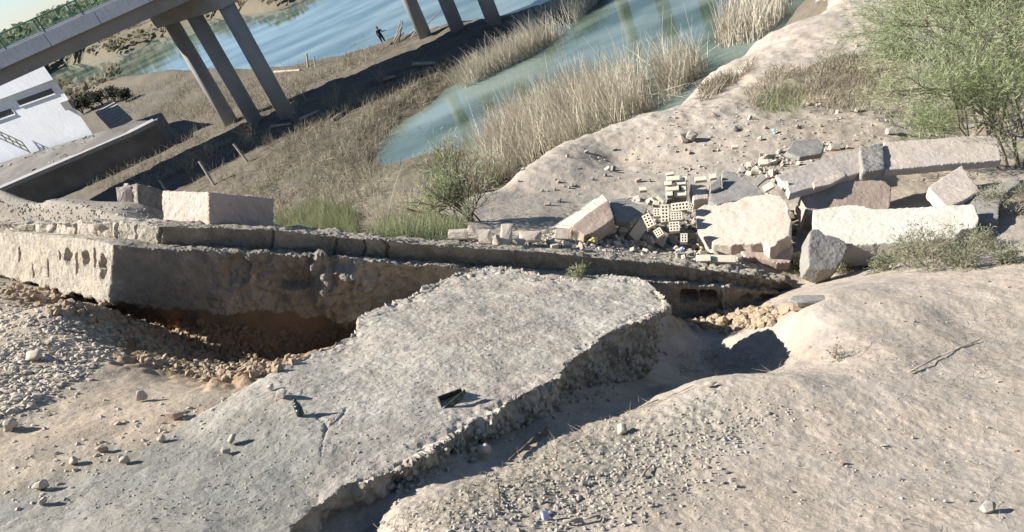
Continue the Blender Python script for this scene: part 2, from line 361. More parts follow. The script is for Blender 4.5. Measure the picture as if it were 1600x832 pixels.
fitB = tps_fit(lp(PB[:, 0], PB[:, 1]), PB[:, 2], 1e-4)
# plan line of the wall: sheet A in front, sheet B behind
wl_pts = [U(-300,410,D=14),U(0,400,D=8.8), U(176,420,D=6.75), U(400,430,D=6.95), U(600,440,D=7.2), U(850,440,D=7.6), U(1050,450,D=7.95), U(1235,460,D=8.35), U(1330,450,f=6.6), U(1500,420,f=6.1), U(1700,400,f=5.3), U(2100,400,f=4)]
wl_xy = [(p[0], p[1]) for p in wl_pts]
poly_back = [(-300, wl_xy[0][1] + 60)] + wl_xy + [(400, wl_xy[-1][1] - 5), (4000, 4000), (-4000, 4000)]
def water_px(pts): return [tuple(U(a, b, z=0)[:2]) for a, b in pts]
inlet = water_px([(618,238),(640,195),(672,172),(700,150),(735,128),(770,105),(815,80),(860,50),(885,28),(915,5),(960,-40),(1050,-160),(1500,-160),(1330,-60),(1265,0),(1235,40),(1215,70),(1190,92),(1120,140),(1060,170),(1000,190),(900,225),(800,250),(745,222),(705,216),(660,231)])
river = water_px([(40,165),(105,140),(150,132),(200,124),(250,115),(300,107),(360,106),(400,104),(450,100),(500,94),(531,88),(565,78),(615,58),(640,48),(680,40),(719,31),(785,24),(850,2),(900,-40),(1000,-150),(700,-160),(600,-85),(520,-40),(470,0),(420,20),(330,28),(240,62),(190,85),(150,95),(100,103),(40,130)])
def terrain_z(X, Y, detail=True):
    shp = X.shape; X = X.ravel(); Y = Y.ravel(); R = np.hypot(X, Y); L = lp(X, Y)
    pa = planeA(X, Y) + tps_eval(fitA, L) * sstep(1.2, 2.2, R)
    zb = tps_eval(fitB, L)
    sdw = poly_sd(X, Y, poly_back)
    P3 = np.stack([X, Y, np.zeros_like(X)], 1)
    zb = np.where(R > 30, np.clip(zb, 0.2, 1.6), np.maximum(zb, 0.3))
    zb = zb + sstep(140, 200, R) * 1.0 + sstep(250, 700, R) * 5.0
    t = sstep(0.25, 0.75, sdw + 0.0)
    z = pa * (1 - t) + zb * t
    far = sstep(12, 30, R)
    amp = 0.035 + 0.25 * sstep(10, 40, R)
    z = z + fbm(P3, 0.9, 4, .5, 3) * (0.04 + 0.03 * far) + fbm(P3, 0.25, 3, .5, 5) * 0.25 * far
    for poly in (inlet, river):
        s = poly_sd(X, Y, poly) + fbm(P3, 0.35, 4, .55, 11) * 1.0
        w = sstep(-3.0, 1.2, s)
        z = np.where(R > 18, z * (1 - w) + (-0.55) * w, z)
    return z.reshape(shp), t.reshape(shp)
NA, NR = 1000, 1000
az = np.radians(np.linspace(-62, 62, NA))
# denser rings at the distances that fill the picture
u = np.linspace(0, 1, NR); lr = np.log(1.3) + (np.log(60.0) - np.log(1.3)) * u
lr = np.concatenate([lr, np.log(np.geomspace(60.5, 4500, 160))])
AZ, RR = np.meshgrid(az, np.exp(lr)); TX = RR * np.sin(AZ); TY = RR * np.cos(AZ)
TZ, TT = terrain_z(TX, TY)
P3 = np.stack([TX.ravel(), TY.ravel(), TZ.ravel()], 1)
px, py, dz = proj(P3)
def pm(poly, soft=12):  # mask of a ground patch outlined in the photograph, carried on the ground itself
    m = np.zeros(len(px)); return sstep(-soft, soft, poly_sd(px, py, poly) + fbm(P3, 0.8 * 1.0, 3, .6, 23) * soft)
r3 = RR.ravel(); front = 1 - TT.ravel()
grav = pm([(-60,430),(0,440),(180,480),(250,500),(235,560),(120,600),(0,690),(-60,700)], 25) * front
pit = pm([(200,480),(600,490),(560,530),(420,600),(330,600),(180,570)], 15) * front
pit2 = pm([(1045,440),(1230,480),(1215,500),(1110,520),(1040,520)], 12) * front
rub = pm([(700,375),(860,330),(1010,300),(1220,300),(1400,400),(1260,432),(900,402),(720,392)], 12) * TT.ravel() * (r3 < 20)
# relief detail
near = 1 - sstep(9, 16, r3)
d = fbm(P3, 6, 4, .6, 31) * 0.013 * (1 + 1.2 * grav + 2.0 * pit + 2.2 * pit2 + 1.5 * rub)
def masked(w, fn):
    out = np.zeros(len(px)); k = np.abs(w) > 0.01; out[k] = fn(P3[k]) * w[k]; return out
d += masked(np.clip(grav * 0.35 + pit * 2.2 + pit2 * 2.4 + rub * 1.0, 0, 2.5), lambda Q: (0.5 - cell(Q, 9, 5)) * 0.035)
midm = pm([(560,832),(760,730),(1000,625),(1130,600),(1130,680),(980,760),(900,832)], 30) * front
rid = 1 - np.abs(fbm(P3 * np.array([1, .45, 1]), 2.2, 4, .55, 101)) * 2
d += (rid - .5) * np.where(front > .5, .011, .009) * (r3 < 16) * np.clip(sstep(2, 3, r3), .3, 1) + np.clip(fbm(P3, 1.1, 3, .5, 103), -.2, 1) * .03 * (r3 < 16)
d += masked(midm, lambda Q: (0.5 - cell(Q, 22, 9)) * 0.022) + masked((r3 < 16) * 1.0, lambda Q: fbm(Q, 25, 3, .6, 44) * 0.006)
d *= np.where(r3 < 16, 1, 0)
mid = sstep(9, 16, r3) * (1 - sstep(60, 120, r3))
d += fbm(P3, 1.6, 5, .62, 61) * 0.13 * mid
P3[:, 2] += d
# ground colours (linear): soil where it lies
c = np.zeros((len(px), 3)); c[:] = (0.395, 0.345, 0.29)
def lay(mask, col): 
    global c
    c = c * (1 - mask[:, None]) + np.array(col) * mask[:, None]
lay(front * 1.0, (0.45, 0.388, 0.325))
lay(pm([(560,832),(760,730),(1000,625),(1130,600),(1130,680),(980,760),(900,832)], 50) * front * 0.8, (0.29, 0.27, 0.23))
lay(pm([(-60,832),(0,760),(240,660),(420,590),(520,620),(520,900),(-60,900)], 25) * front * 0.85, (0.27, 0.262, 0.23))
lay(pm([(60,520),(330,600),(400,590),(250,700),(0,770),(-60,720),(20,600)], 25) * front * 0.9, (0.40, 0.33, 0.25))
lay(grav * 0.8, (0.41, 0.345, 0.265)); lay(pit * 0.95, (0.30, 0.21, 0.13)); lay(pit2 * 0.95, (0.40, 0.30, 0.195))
lay(pm([(-100,290),(0,296),(240,316),(330,345),(250,356),(0,350),(-100,340)], 6) * TT.ravel() * (r3 < 14), (0.30, 0.27, 0.23))
low = sstep(17, 26, r3) * TT.ravel() * (P3[:, 2] < 3.2)
lay(low, (0.155, 0.132, 0.10))
lay(low * pm([(500,250),(620,240),(700,260),(760,250),(700,330),(560,370),(400,360),(400,300)], 20) * 0.6, (0.22, 0.20, 0.135))
lay(low * sstep(0.0, .35, fbm(P3, 0.16, 5, .65, 77)) * 0.7, (0.10, 0.088, 0.066))
lay(low * sstep(34, 44, r3) * (1 - sstep(100, 140, r3)) * 0.6, (0.105, 0.09, 0.068))
lay(low * sstep(0.5, 0.15, P3[:, 2]) * (r3 < 140) * 0.6, (0.14, 0.12, 0.085))
lay(sstep(90, 115, r3), (0.15, 0.125, 0.085)); lay(sstep(180, 300, r3) * 0.7, (0.10, 0.13, 0.07))
lay(pm([(1170,140),(1300,95),(1400,110),(1440,190),(1330,170),(1190,180)], 15) * TT.ravel() * (r3 < 35) * 0.6, (0.23, 0.215, 0.14))
lay(pm([(770,325),(1010,300),(1210,315),(1300,420),(1000,400),(760,385)], 15) * TT.ravel() * (r3 < 20) * 0.5, (0.33, 0.30, 0.25))
nearf = (r3 < 40)
v1 = fbm(P3, 0.7, 4, .6, 91); v2 = fbm(P3, 3.5, 5, .65, 92)
c *= (1 + .26 * v1 + .14 * v2)[:, None]; c *= 1 + np.stack([.06 * v2, 0 * v2, -.07 * v2], 1)
NRr = len(lr); idx = np.arange(NRr * NA).reshape(NRr, NA)
Fq = np.stack([idx[:-1, :-1], idx[:-1, 1:], idx[1:, 1:], idx[1:, :-1]], 2).reshape(-1, 4)
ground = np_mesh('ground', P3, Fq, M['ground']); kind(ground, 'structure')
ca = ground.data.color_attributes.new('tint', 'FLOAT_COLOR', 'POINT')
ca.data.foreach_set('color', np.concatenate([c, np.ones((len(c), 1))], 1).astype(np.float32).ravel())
# coarse copy of the ground for placing things
st = 3
idx2 = idx[::st, ::st]; F2 = np.stack([idx2[:-1, :-1], idx2[:-1, 1:], idx2[1:, 1:], idx2[1:, :-1]], 2).reshape(-1, 4)
BV = BVHTree.FromPolygons([tuple(p) for p in P3.tolist()], F2.tolist())
def hit(px_, py_):
    d_ = Vector(ray(px_, py_)); L = d_.length
    loc, n, i, t = BV.ray_cast(Vector(EYE), d_.normalized(), 900)
    if loc is None: return None
    if n.z < 0: n = -n
    return loc, n, t / L
def drop(x, y, z0=60):
    loc, n, i, t = BV.ray_cast(Vector((x, y, z0)), Vector((0, 0, -1)), 200)
    return loc
# rest of the earth behind and beside the camera
bgv = []; 
water = link_mesh('water', [(-2500, 14, 0), (2500, 14, 0), (2500, 4500, 0), (-2500, 4500, 0)], [(0, 1, 2, 3)], M['water'])
kind(water, 'structure')
#@@PART2
# ------------------------------------------------------------------ bridge
rng = random.Random(5)
def box8(name, p, mats, parent=None):
    """p: 8 corners, bottom ring then top ring"""
    return link_mesh(name, p, [(0, 3, 2, 1), (4, 5, 6, 7), (0, 1, 5, 4), (1, 2, 6, 5), (2, 3, 7, 6), (3, 0, 4, 7)], mats, parent)
def boxw(x0, x1, y0, y1, z0, z1): return [(x0, y0, z0), (x1, y0, z0), (x1, y1, z0), (x0, y1, z0), (x0, y0, z1), (x1, y0, z1), (x1, y1, z1), (x0, y1, z1)]
ET = Vector((1, 0.12, 0)).normalized(); EN = Vector((-ET.y, ET.x, 0))
E0 = Vector((-12.8, 49.5, 0))
def BP(s, t, z): q = E0 + ET * s + EN * t; return (q.x, q.y, z)
def bbox(s0, s1, t0, t1, z0, z1): return [BP(s0, t0, z0), BP(s1, t0, z0), BP(s1, t1, z0), BP(s0, t1, z0), BP(s0, t0, z1), BP(s1, t0, z1), BP(s1, t1, z1), BP(s0, t1, z1)]
def cat_boxes(name, lst, mats, parent=None):
    vs, fs = [], []
    for b in lst:
        k = len(vs); vs += [tuple(p) for p in b]
        fs += [tuple(k + i for i in f) for f in ((0, 3, 2, 1), (4, 5, 6, 7), (0, 1, 5, 4), (1, 2, 6, 5), (2, 3, 7, 6), (3, 0, 4, 7))]
    return link_mesh(name, vs, fs, mats, parent)
def tube(p0, p1, r0, r1, n=6, cap=True):
    p0 = Vector(p0); p1 = Vector(p1); d = (p1 - p0).normalized(); a = d.orthogonal().normalized(); b = d.cross(a)
    vs = [p0 + (a * math.cos(2 * math.pi * i / n) + b * math.sin(2 * math.pi * i / n)) * r0 for i in range(n)]
    vs += [p1 + (a * math.cos(2 * math.pi * i / n) + b * math.sin(2 * math.pi * i / n)) * r1 for i in range(n)]
    fs = [(i, (i + 1) % n, n + (i + 1) % n, n + i) for i in range(n)]
    if cap: fs += [tuple(range(n))[::-1], tuple(range(n, 2 * n))]
    return [tuple(v) for v in vs], fs
class MB:
    def __init__(s): s.v = []; s.f = []
    def add(s, vf):
        k = len(s.v); s.v += vf[0]; s.f += [tuple(k + i for i in f) for f in vf[1]]; return s
    def build(s, name, m, parent=None, smooth=False): return link_mesh(name, s.v, s.f, m, parent, smooth)

br = empty('road_bridge', 'grey concrete road bridge with green railing crossing over the river on round columns', 'bridge', BP(0, 4, 0.5))
SL, SR, W = -45, 62, 8.6
deck = cat_boxes('deck', [bbox(SL, SR, 0.35, W - .35, 10.40, 10.78)], M['girder']); adopt(deck, br)
for t0 in (0.0, W - 0.28):
    par = cat_boxes('parapet', [bbox(s, s + 2.96, t0, t0 + 0.28, 10.39, 11.17) for s in np.arange(SL, SR - 2, 3.0)], M['parapet']); adopt(par, br)
for k in range(5):
    t0 = 0.42 + k * 1.78
    g = cat_boxes('girder', [bbox(SL, SR, t0, t0 + 0.62, 9.6, 10.397)], M['girder']); adopt(g, br)
for t0 in (0.14, W - 0.14):
    b = MB(); b.add(tube(BP(SL, t0, 12.0), BP(SR, t0, 12.0), .045, .045)); b.add(tube(BP(SL, t0, 11.32), BP(SR, t0, 11.32), .03, .03))
    for s in np.arange(SL, SR, 2.3): b.add(tube(BP(s, t0, 11.15), BP(s, t0, 12.04), .05, .05))
    for s in np.arange(SL, SR, 0.23): b.add(tube(BP(s, t0, 11.32), BP(s, t0, 12.0), .010, .010, 4, False))
    adopt(b.build('railing', M['rail']), br)
bents = [[(-14.2, 56.7), (-11.9, 53.4), (-9.3, 50.6)], [(1.04, 58.5), (3.3, 55.6), (5.6, 53.0)], [(16.3, 60.4), (18.5, 57.5), (20.8, 55.0)], [(31.5, 62.2), (33.8, 59.4), (36.1, 56.9)]]
for bt in bents:
    a = Vector((*bt[0], 0)); c_ = Vector((*bt[2], 0)); d_ = (c_ - a).normalized(); n_ = Vector((-d_.y, d_.x, 0))
    a2 = a - d_ * 1.15; c2 = c_ + d_ * 0.6
    ring = [a2 - n_ * .65, c2 - n_ * .65, c2 + n_ * .65, a2 + n_ * .65]
    cp = box8('pier_cap', [(q.x, q.y, 8.5) for q in ring] + [(q.x, q.y, 9.597) for q in ring], M['conc_far']); adopt(cp, br)
    for x, y in bt:
        b = MB().add(tube((x, y, -0.8), (x, y, 8.497), .51, .51, 28))
        col_ = b.build('column', M['conc_far'], None, True)
        col_.data.polygons[-1].use_smooth = False; col_.data.polygons[-2].use_smooth = False
        adopt(col_, br)

# ------------------------------------------------------------------ building on its terrace
zb_ = 3.9
A_ = U(-60, 262, z=zb_); B_ = U(131, 190, f=62.0); A_[2] = zb_; B_[2] = zb_
dirb = Vector((B_[0] - A_[0], B_[1] - A_[1], 0)).normalized(); nb = Vector((dirb.y, -dirb.x, 0))   # nb faces the camera
def on_wall(px_, py_): return Vector(ray_plane(px_, py_, B_, nb))
bl = empty('white_building', 'white flat-roofed riverside building with dark strip windows under the bridge', 'building', tuple(B_))
Lw = 46.0; BACKV = Vector((-.50, .87, 0))
Bv = Vector(B_); Av = Bv - dirb * Lw
def wallbox(a, b, d0, d1, z0, z1):
    q = [a - nb * -d0, b - nb * -d0, b + BACKV * d1, a + BACKV * d1]
    return [(p.x, p.y, z0) for p in q] + [(p.x, p.y, z1) for p in q]
ztop = on_wall(98, 118).z
adopt(box8('wall', wallbox(Av, Bv, 0, 9, 1.0, ztop), M['bwhite']), bl)
adopt(box8('roof', wallbox(Av, Bv + dirb * .35, .35, 9.3, ztop + .003, ztop + 1.9), M['bwhite']), bl)
for pl in ([(28, 160), (79, 135), (82, 143), (34, 168)], [(-26, 187), (16, 167.5), (18, 177), (-21, 196)]):
    q = [on_wall(*p) for p in pl]; zt = (q[0].z + q[1].z) / 2; zl = (q[2].z + q[3].z) / 2
    if zt < zl: zt, zl = zl, zt
    a = Vector((q[0].x, q[0].y, 0)); b = Vector((q[1].x, q[1].y, 0)); a = Bv + dirb * ((a - Bv).dot(dirb)); b = Bv + dirb * ((b - Bv).dot(dirb))
    fr = cat_boxes('window', [wallbox(a - dirb * .08, b + dirb * .08, .05, -.001, zt, zt + .09), wallbox(a - dirb * .08, b + dirb * .08, .09, -.001, zl - .09, zl),
                              wallbox(a - dirb * .08, a, .05, -.001, zl, zt), wallbox(b, b + dirb * .08, .05, -.001, zl, zt)], M['bwhite']); adopt(fr, bl)
    pn = box8('pane', wallbox(a, b, .015, -.002, zl, zt), M['dark']); pn.parent = fr
pt = on_wall(107, 163); bx = Vector((pt.x, pt.y, 0)); bx = Bv + dirb * ((bx - Bv).dot(dirb))
adopt(box8('stain_box', wallbox(bx - dirb * .45, bx + dirb * .45, .22, 0, pt.z - .35, pt.z + .3), M['grey']), bl)  # not a lamp: added box in place of a stain on the wall
b = MB()
p0 = on_wall(-30, 176) + nb * 1.0; p1 = on_wall(50, 213) + nb * 1.0
for dz_ in (0, -.45, -.9):
    b.add(tube(p0 + Vector((0, 0, dz_)), p1 + Vector((0, 0, dz_)), .05, .05))
for k in range(8):
    q = p0.lerp(p1, k / 7); b.add(tube(q + Vector((0, 0, .02)), q - Vector((0, 0, 1.0)), .04, .04))
adopt(b.build('stair_railing', M['grey']), bl)
# terrace
tq = [U(-260, 400, z=2.8), U(90, 245, f=58.5), U(200, 197, f=58), U(238, 186, f=58.5), U(215, 168, z=2.8), U(140, 188, z=3.3)]
rim = [Vector((p[0], p[1], 2.8)) for p in tq[:4]]
rim[0] = rim[1] + (rim[1] - rim[2]).normalized() * 40
te = empty('terrace', 'concrete terrace coloured dark as if shaded, with pale rim path in front of the white building', 'terrace', (rim[1].x, rim[1].y, .6))
back = [Bv + dirb * 2.5, Av]
ring = [rim[0], rim[1], rim[2], rim[3], rim[3] + Vector((-.2, 3.2, .2)), Bv + dirb * 2.5 + nb * .6, Bv + nb * .5, Av + nb * .5]
ring = [Vector((p.x, p.y, 2.8 if i < 5 else 3.45)) for i, p in enumerate(ring)]
def hround(name, ring, zlow, m, rough=0.0):
    return prism(name, ring, [Vector((p.x, p.y, zlow)) for p in ring], m)
tb = prism('retaining_wall', [Vector((p.x, p.y, p.z)) for p in ring], [Vector((p.x, p.y - 0.0, 0.2)) for p in ring], M['terrace']); adopt(tb, te)
pts_in = [Vector((p.x, p.y, 0)) for p in ring[:4]]
b = MB()
for i in range(3):
    a = pts_in[i]; c_ = pts_in[i + 1]; d_ = (c_ - a).normalized(); n_ = Vector((-d_.y, d_.x, 0))
    q = [a - n_ * .12, c_ - n_ * .12, c_ + n_ * 1.1, a + n_ * 1.1]
    vs = [(p.x, p.y, 2.7) for p in q] + [(p.x, p.y, 2.98 + .003 * i) for p in q]
    b.add((vs, [(0, 3, 2, 1), (4, 5, 6, 7), (0, 1, 5, 4), (1, 2, 6, 5), (2, 3, 7, 6), (3, 0, 4, 7)]))
adopt(b.build('rim_path', M['terr_path']), te)
b = MB(); s0 = Vector(U(150, 178, z=3.6)); s1 = Vector(U(172, 200, z=3.1)); sw = (Vector(U(205, 182, z=3.1)) - s1); sw.z = 0
for k in range(7):
    a = s0.lerp(s1, k / 7); c_ = a + (s1 - s0) / 7 * .55
    zz = 3.75 - k * .11
    q = [a, c_, c_ + sw, a + sw]; vs = [(p.x, p.y, zz - .35) for p in q] + [(p.x, p.y, zz) for p in q]
    b.add((vs, [(0, 3, 2, 1), (4, 5, 6, 7), (0, 1, 5, 4), (1, 2, 6, 5), (2, 3, 7, 6), (3, 0, 4, 7)]))
adopt(b.build('steps', M['terr_path']), te)

def riprap(n, seed):
    r = random.Random(seed); b = MB()
    for k in range(n):
        u_ = r.random(); v_ = r.uniform(.08, .8); a = ring[0].lerp(ring[3], .45 + .5 * u_); c_ = ring[7].lerp(ring[5], .45 + .5 * u_) if True else None
        q = a.lerp(c_, v_); zz = 2.8 + .65 * v_; s = r.uniform(.12, .38)
        vs = [(q.x + s * math.cos(t) * r.uniform(.6, 1), q.y + s * math.sin(t) * r.uniform(.6, 1), zz - .1) for t in (0, 1.3, 2.5, 3.8, 5.0)]
        vs += [(q.x + (x - q.x) * .6, q.y + (y - q.y) * .6, zz + s * r.uniform(.35, .7)) for x, y, _ in vs]
        b.add((vs, [(0, 1, 2, 3, 4)[::-1], (5, 6, 7, 8, 9)] + [(i, (i + 1) % 5, 5 + (i + 1) % 5, 5 + i) for i in range(5)]))
    return kind(b.build('riprap', M['terr_path']), 'stuff')
riprap(700, 4)
# ------------------------------------------------------------------ stones and chunks
def hull(name, dims, m, seed, n=14, blocky=.6, parent=None, rough=0.0, bev=0.0):
    r = random.Random(seed); bm = bmesh.new()
    if blocky > .5:
        for sx in (-1, 1):
            for sy in (-1, 1):
                for sz in (-1, 1):
                    j = 1 - (1 - blocky) * r.random()
                    j2 = 1 - (1 - blocky) * r.random()
                    bm.verts.new((sx * .5 * dims[0] * j, sy * .5 * dims[1] * j2, sz * .5 * dims[2] * (1 - (1 - blocky) * r.random())))
    for i in range(n):
        v = Vector((r.gauss(0, 1), r.gauss(0, 1), r.gauss(0, 1))).normalized()
        k = 1.0 if blocky <= .5 else 1.08
        p = Vector((v.x * dims[0], v.y * dims[1], v.z * dims[2])) * .5 * k
        if blocky > .5: p = Vector([max(-.5 * dims[i], min(.5 * dims[i], p[i] * 1.1)) for i in range(3)])
        bm.verts.new(p)
    res = bmesh.ops.convex_hull(bm, input=bm.verts)
    bmesh.ops.delete(bm, geom=[g for g in res['geom_interior'] if isinstance(g, bmesh.types.BMVert)], context='VERTS')
    if rough > 0:
        bmesh.ops.subdivide_edges(bm, edges=bm.edges, cuts=2, use_grid_fill=True)
        bmesh.ops.triangulate(bm, faces=bm.faces)
        P = np.array([v.co[:] for v in bm.verts]); dd = fbm(P + seed * 3.1, 3.0 / max(dims), 3, .6, seed % 50) * rough * max(dims)
        bm.normal_update()
        for v, q in zip(bm.verts, dd): v.co += v.normal * q
    bmesh.ops.recalc_face_normals(bm, faces=bm.faces)
    me = bpy.data.meshes.new(name); bm.to_mesh(me); bm.free(); me.materials.append(m)
    o = bpy.data.objects.new(name, me); COL.objects.link(o)
    if parent is not None: o.parent = parent
    return o
CAMROT = Matrix((( CX[0], CY[0], -Fv[0]), (CX[1], CY[1], -Fv[1]), (CX[2], CY[2], -Fv[2])))
def cam_frame(rz=0, rx=0, ry=0): return (CAMROT @ Matrix.Rotation(math.radians(rz), 3, 'Z') @ Matrix.Rotation(math.radians(ry), 3, 'Y') @ Matrix.Rotation(math.radians(rx), 3, 'X'))
def stone(name, x0, x1, y0, y1, m, seed, label, cat='stone', group=None, rot=0, rx=25, ry=0, blocky=.4, depth=1.0, rough=.04, D=None, lift=0.0, smooth=False):
    """a stone filling the given patch of the photograph, resting on the ground there"""
    cx_, cy_ = (x0 + x1) / 2, (y0 + y1) / 2
    h = hit(cx_, y1 - (y1 - y0) * .15)
    D_ = D if D else h[2] - .5 * (y1 - y0) / F_PX * h[2] * .5
    w = (x1 - x0) / F_PX * D_; hh = (y1 - y0) / F_PX * D_
    o = hull(name, (w * 1.04, hh * 1.04, depth * min(w, hh)), m, seed, 16, blocky, None, rough)
    if smooth: o.data.polygons.foreach_set('use_smooth', [True] * len(o.data.polygons))
    o.matrix_world = Matrix.Translation(V(cx_, cy_, D=D_)) @ cam_frame(rot, rx, ry).to_4x4()
    return tag(o, label, cat, group)

# ------------------------------------------------------------------ broken retaining wall
Bk = Vector((0.25, 0.93, -0.48))
def loft(name, st, thick, m, base_drop=0.0):
    """st: list of (x_top, y_top, x_bot, y_bot, depth_top)"""
    vs = []
    for xt, yt, xb, yb, D_ in st:
        a = V(xt, yt, D=D_); f_ = a.y
        b = V(xb, yb, f=f_ + 0.07)
        vs += [a, b, b + Bk * thick, a + Bk * thick]
    fs = []
    n = len(st)
    for i in range(n - 1):
        k = 4 * i
        for j in range(4): fs.append((k + j, k + (j + 1) % 4, k + 4 + (j + 1) % 4, k + 4 + j))
    fs += [(3, 2, 1, 0), (4 * n - 4, 4 * n - 3, 4 * n - 2, 4 * n - 1)]
    o = link_mesh(name, vs, fs, m)
    bm = bmesh.new(); bm.from_mesh(o.data); bmesh.ops.recalc_face_normals(bm, faces=bm.faces); bm.to_mesh(o.data); bm.free()
    return o
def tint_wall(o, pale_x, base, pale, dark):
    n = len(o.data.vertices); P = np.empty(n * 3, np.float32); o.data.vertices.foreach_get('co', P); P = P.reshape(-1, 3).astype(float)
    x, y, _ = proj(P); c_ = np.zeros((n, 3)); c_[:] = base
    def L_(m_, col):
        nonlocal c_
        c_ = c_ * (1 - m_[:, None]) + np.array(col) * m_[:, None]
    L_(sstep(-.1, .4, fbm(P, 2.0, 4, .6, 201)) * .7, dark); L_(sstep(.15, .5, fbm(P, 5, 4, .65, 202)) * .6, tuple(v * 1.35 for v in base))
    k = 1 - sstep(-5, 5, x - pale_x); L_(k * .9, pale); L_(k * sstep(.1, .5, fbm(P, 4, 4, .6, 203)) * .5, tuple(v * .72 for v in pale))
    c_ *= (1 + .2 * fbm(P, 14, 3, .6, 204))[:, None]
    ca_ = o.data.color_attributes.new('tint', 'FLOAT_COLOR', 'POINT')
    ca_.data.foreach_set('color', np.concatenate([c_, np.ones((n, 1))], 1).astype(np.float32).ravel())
def ell(px_, py_, cx_, cy_, rx_, ry_, p=2.0):
    w_ = 1.2 * np.sin(py_ * .33 + cx_) + .8 * np.sin(px_ * .3 + py_ * .21); px_ = px_ + w_ * min(1, rx_ / 6); py_ = py_ + w_
    return 1 - sstep(0.75, 1.15, (np.abs((px_ - cx_) / rx_) ** p + np.abs((py_ - cy_) / ry_) ** p) ** (1 / p))
FB = np.array([-.15, -.98, .1])    # roughly out of the wall face
rw = empty('retaining_wall', 'undercut and tilted concrete retaining wall along the top of the eroded hollow', 'wall', tuple(U(400, 470, D=6.95)))
low = loft('lower_course', [(-260, 345, -260, 405, 12.4), (-60, 356, -60, 422, 9.5), (0, 361, 0, 431, 8.75), (84, 368, 84, 451, 7.75), (135, 374, 133, 462, 7.2), (176, 381, 169, 471, 6.72), (203, 385, 203, 476, 6.74),
    (290, 392, 290, 486, 6.82), (400, 396, 400, 487, 6.92), (453, 401, 453, 490, 6.97), (500, 405, 500, 495, 7.02), (575, 410, 575, 496, 7.12), (650, 416, 650, 500, 7.22), (725, 420, 725, 500, 7.32), (850, 430, 850, 505, 7.5), (950, 437, 950, 508, 7.68), (1050, 443, 1050, 506, 7.9), (1137, 450, 1137, 500, 8.1), (1218, 457, 1216, 487, 8.35)], .8, M['wall_t'])
def d_low(P, N):
    x, y, dz_ = proj(P); out = N @ FB
    fr = sstep(.2, .7, out)
    d = fbm(P, 3, 4, .6, 2) * .02 + fbm(P, 18, 3, .6, 8) * .012
    r = sstep(250, 420, x) * (1 - sstep(1010, 1060, x)) * fr
    d = d + r * ((0.55 - cell(P, 11, 4)) * .06 + fbm(P, 4, 5, .68, 12) * .10) - r * np.clip(vnoise(P * 3.2, 55) - .1, 0, 1) * .12
    kn = ell(x, y, 540, 455, 52, 44); d = d + kn * (.13 + (0.5 - cell(P, 14, 6)) * .10)
    kn = ell(x, y, 500, 430, 18, 34); d = d + kn * .06
    for cx_, cy_, a, b_, q in ((106, 402, 4.5, 12, .07), (120, 410, 2.2, 17, .05), (134, 404, 4.5, 12, .07), (147, 405, 1.4, 18, .04), (160, 420, 5.5, 21, .08), (93, 400, 2, 7, .04), (52, 425, 1.5, 10, .04), (30, 400, 1.5, 12, .03), (75, 420, 1.5, 14, .03)):
        d = d - ell(x, y, cx_, cy_, a, b_) * fr * q
    for cx_, cy_, a, b_, q in ((1077, 465, 13, 10, .22), (1107, 464, 12, 9, .22), (1165, 464, 9, 3.5, .10), (1200, 466, 10, 4, .10), (1128, 474, 3, 20, -.03), (460, 440, 30, 14, .10), (370, 425, 20, 22, .06), (610, 460, 40, 18, .07)):
        d = d - ell(x, y, cx_, cy_, a, b_, 4) * fr * q
    bottom = sstep(0.1, .8, -N[:, 2] * 1.0)
    d = d + bottom * fbm(P, 6, 4, .65, 31) * .12
    ledge = sstep(.4, .8, N[:, 2]) * sstep(230, 330, x); d = d + ledge * (fbm(P, 9, 4, .65, 19) * .045 + .01)
    return d
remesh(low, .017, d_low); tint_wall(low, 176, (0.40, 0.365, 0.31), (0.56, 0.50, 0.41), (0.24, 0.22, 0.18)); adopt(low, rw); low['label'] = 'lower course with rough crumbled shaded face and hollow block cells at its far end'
up = loft('upper_course', [(-260, 334, -260, 346, 12.5), (-60, 348, -60, 358, 9.6), (40, 351, 40, 366, 8.4), (67, 349, 67, 370, 8.2), (120, 346, 120, 374, 7.75), (183, 347, 183, 383, 7.2), (250, 353, 248, 396, 6.9), (325, 356, 325, 398, 6.98),
    (400, 357, 400, 400, 7.05), (522, 369, 522, 409, 7.18), (650, 381, 650, 419, 7.34), (756, 388, 756, 424, 7.48), (842, 393, 842, 432, 7.62), (940, 403, 940, 441, 7.8), (1044, 413, 1044, 447, 8.0), (1169, 430, 1169, 457, 8.28), (1231, 439, 1231, 466, 8.45), (1244, 455, 1240, 470, 8.5)], .42, M['wall_t'])
def d_up(P, N):
    x, y, dz_ = proj(P); fr = sstep(.2, .7, N @ FB)
    d = fbm(P, 4, 4, .6, 3) * .03 + fbm(P, 20, 3, .6, 9) * .012
    lft = (1 - sstep(170, 200, x)) * (.3 + .7 * fr); d = d + lft * (0.5 - cell(P, 5, 3)) * .12 + sstep(1030, 1120, x) * (0.5 - cell(P, 9, 3)) * .08
    for gx in (80, 118, 150, 183, 211, 249, 424, 523, 568, 603): d = d - fr * .04 * (1 - sstep(.6, 2.6, np.abs(x + (y - 380) * .05 + fbm(P, 7, 3, .6, 77) * 9 - gx)))
    edge = sstep(.3, .8, N[:, 2]); d = d + edge * fbm(P, 7, 4, .6, 2) * .03
    return d
remesh(up, .016, d_up); tint_wall(up, 250, (0.40, 0.355, 0.29), (0.60, 0.54, 0.45), (0.26, 0.235, 0.19)); adopt(up, rw); up['label'] = 'upper course of pale mortared stones set back on the wall'

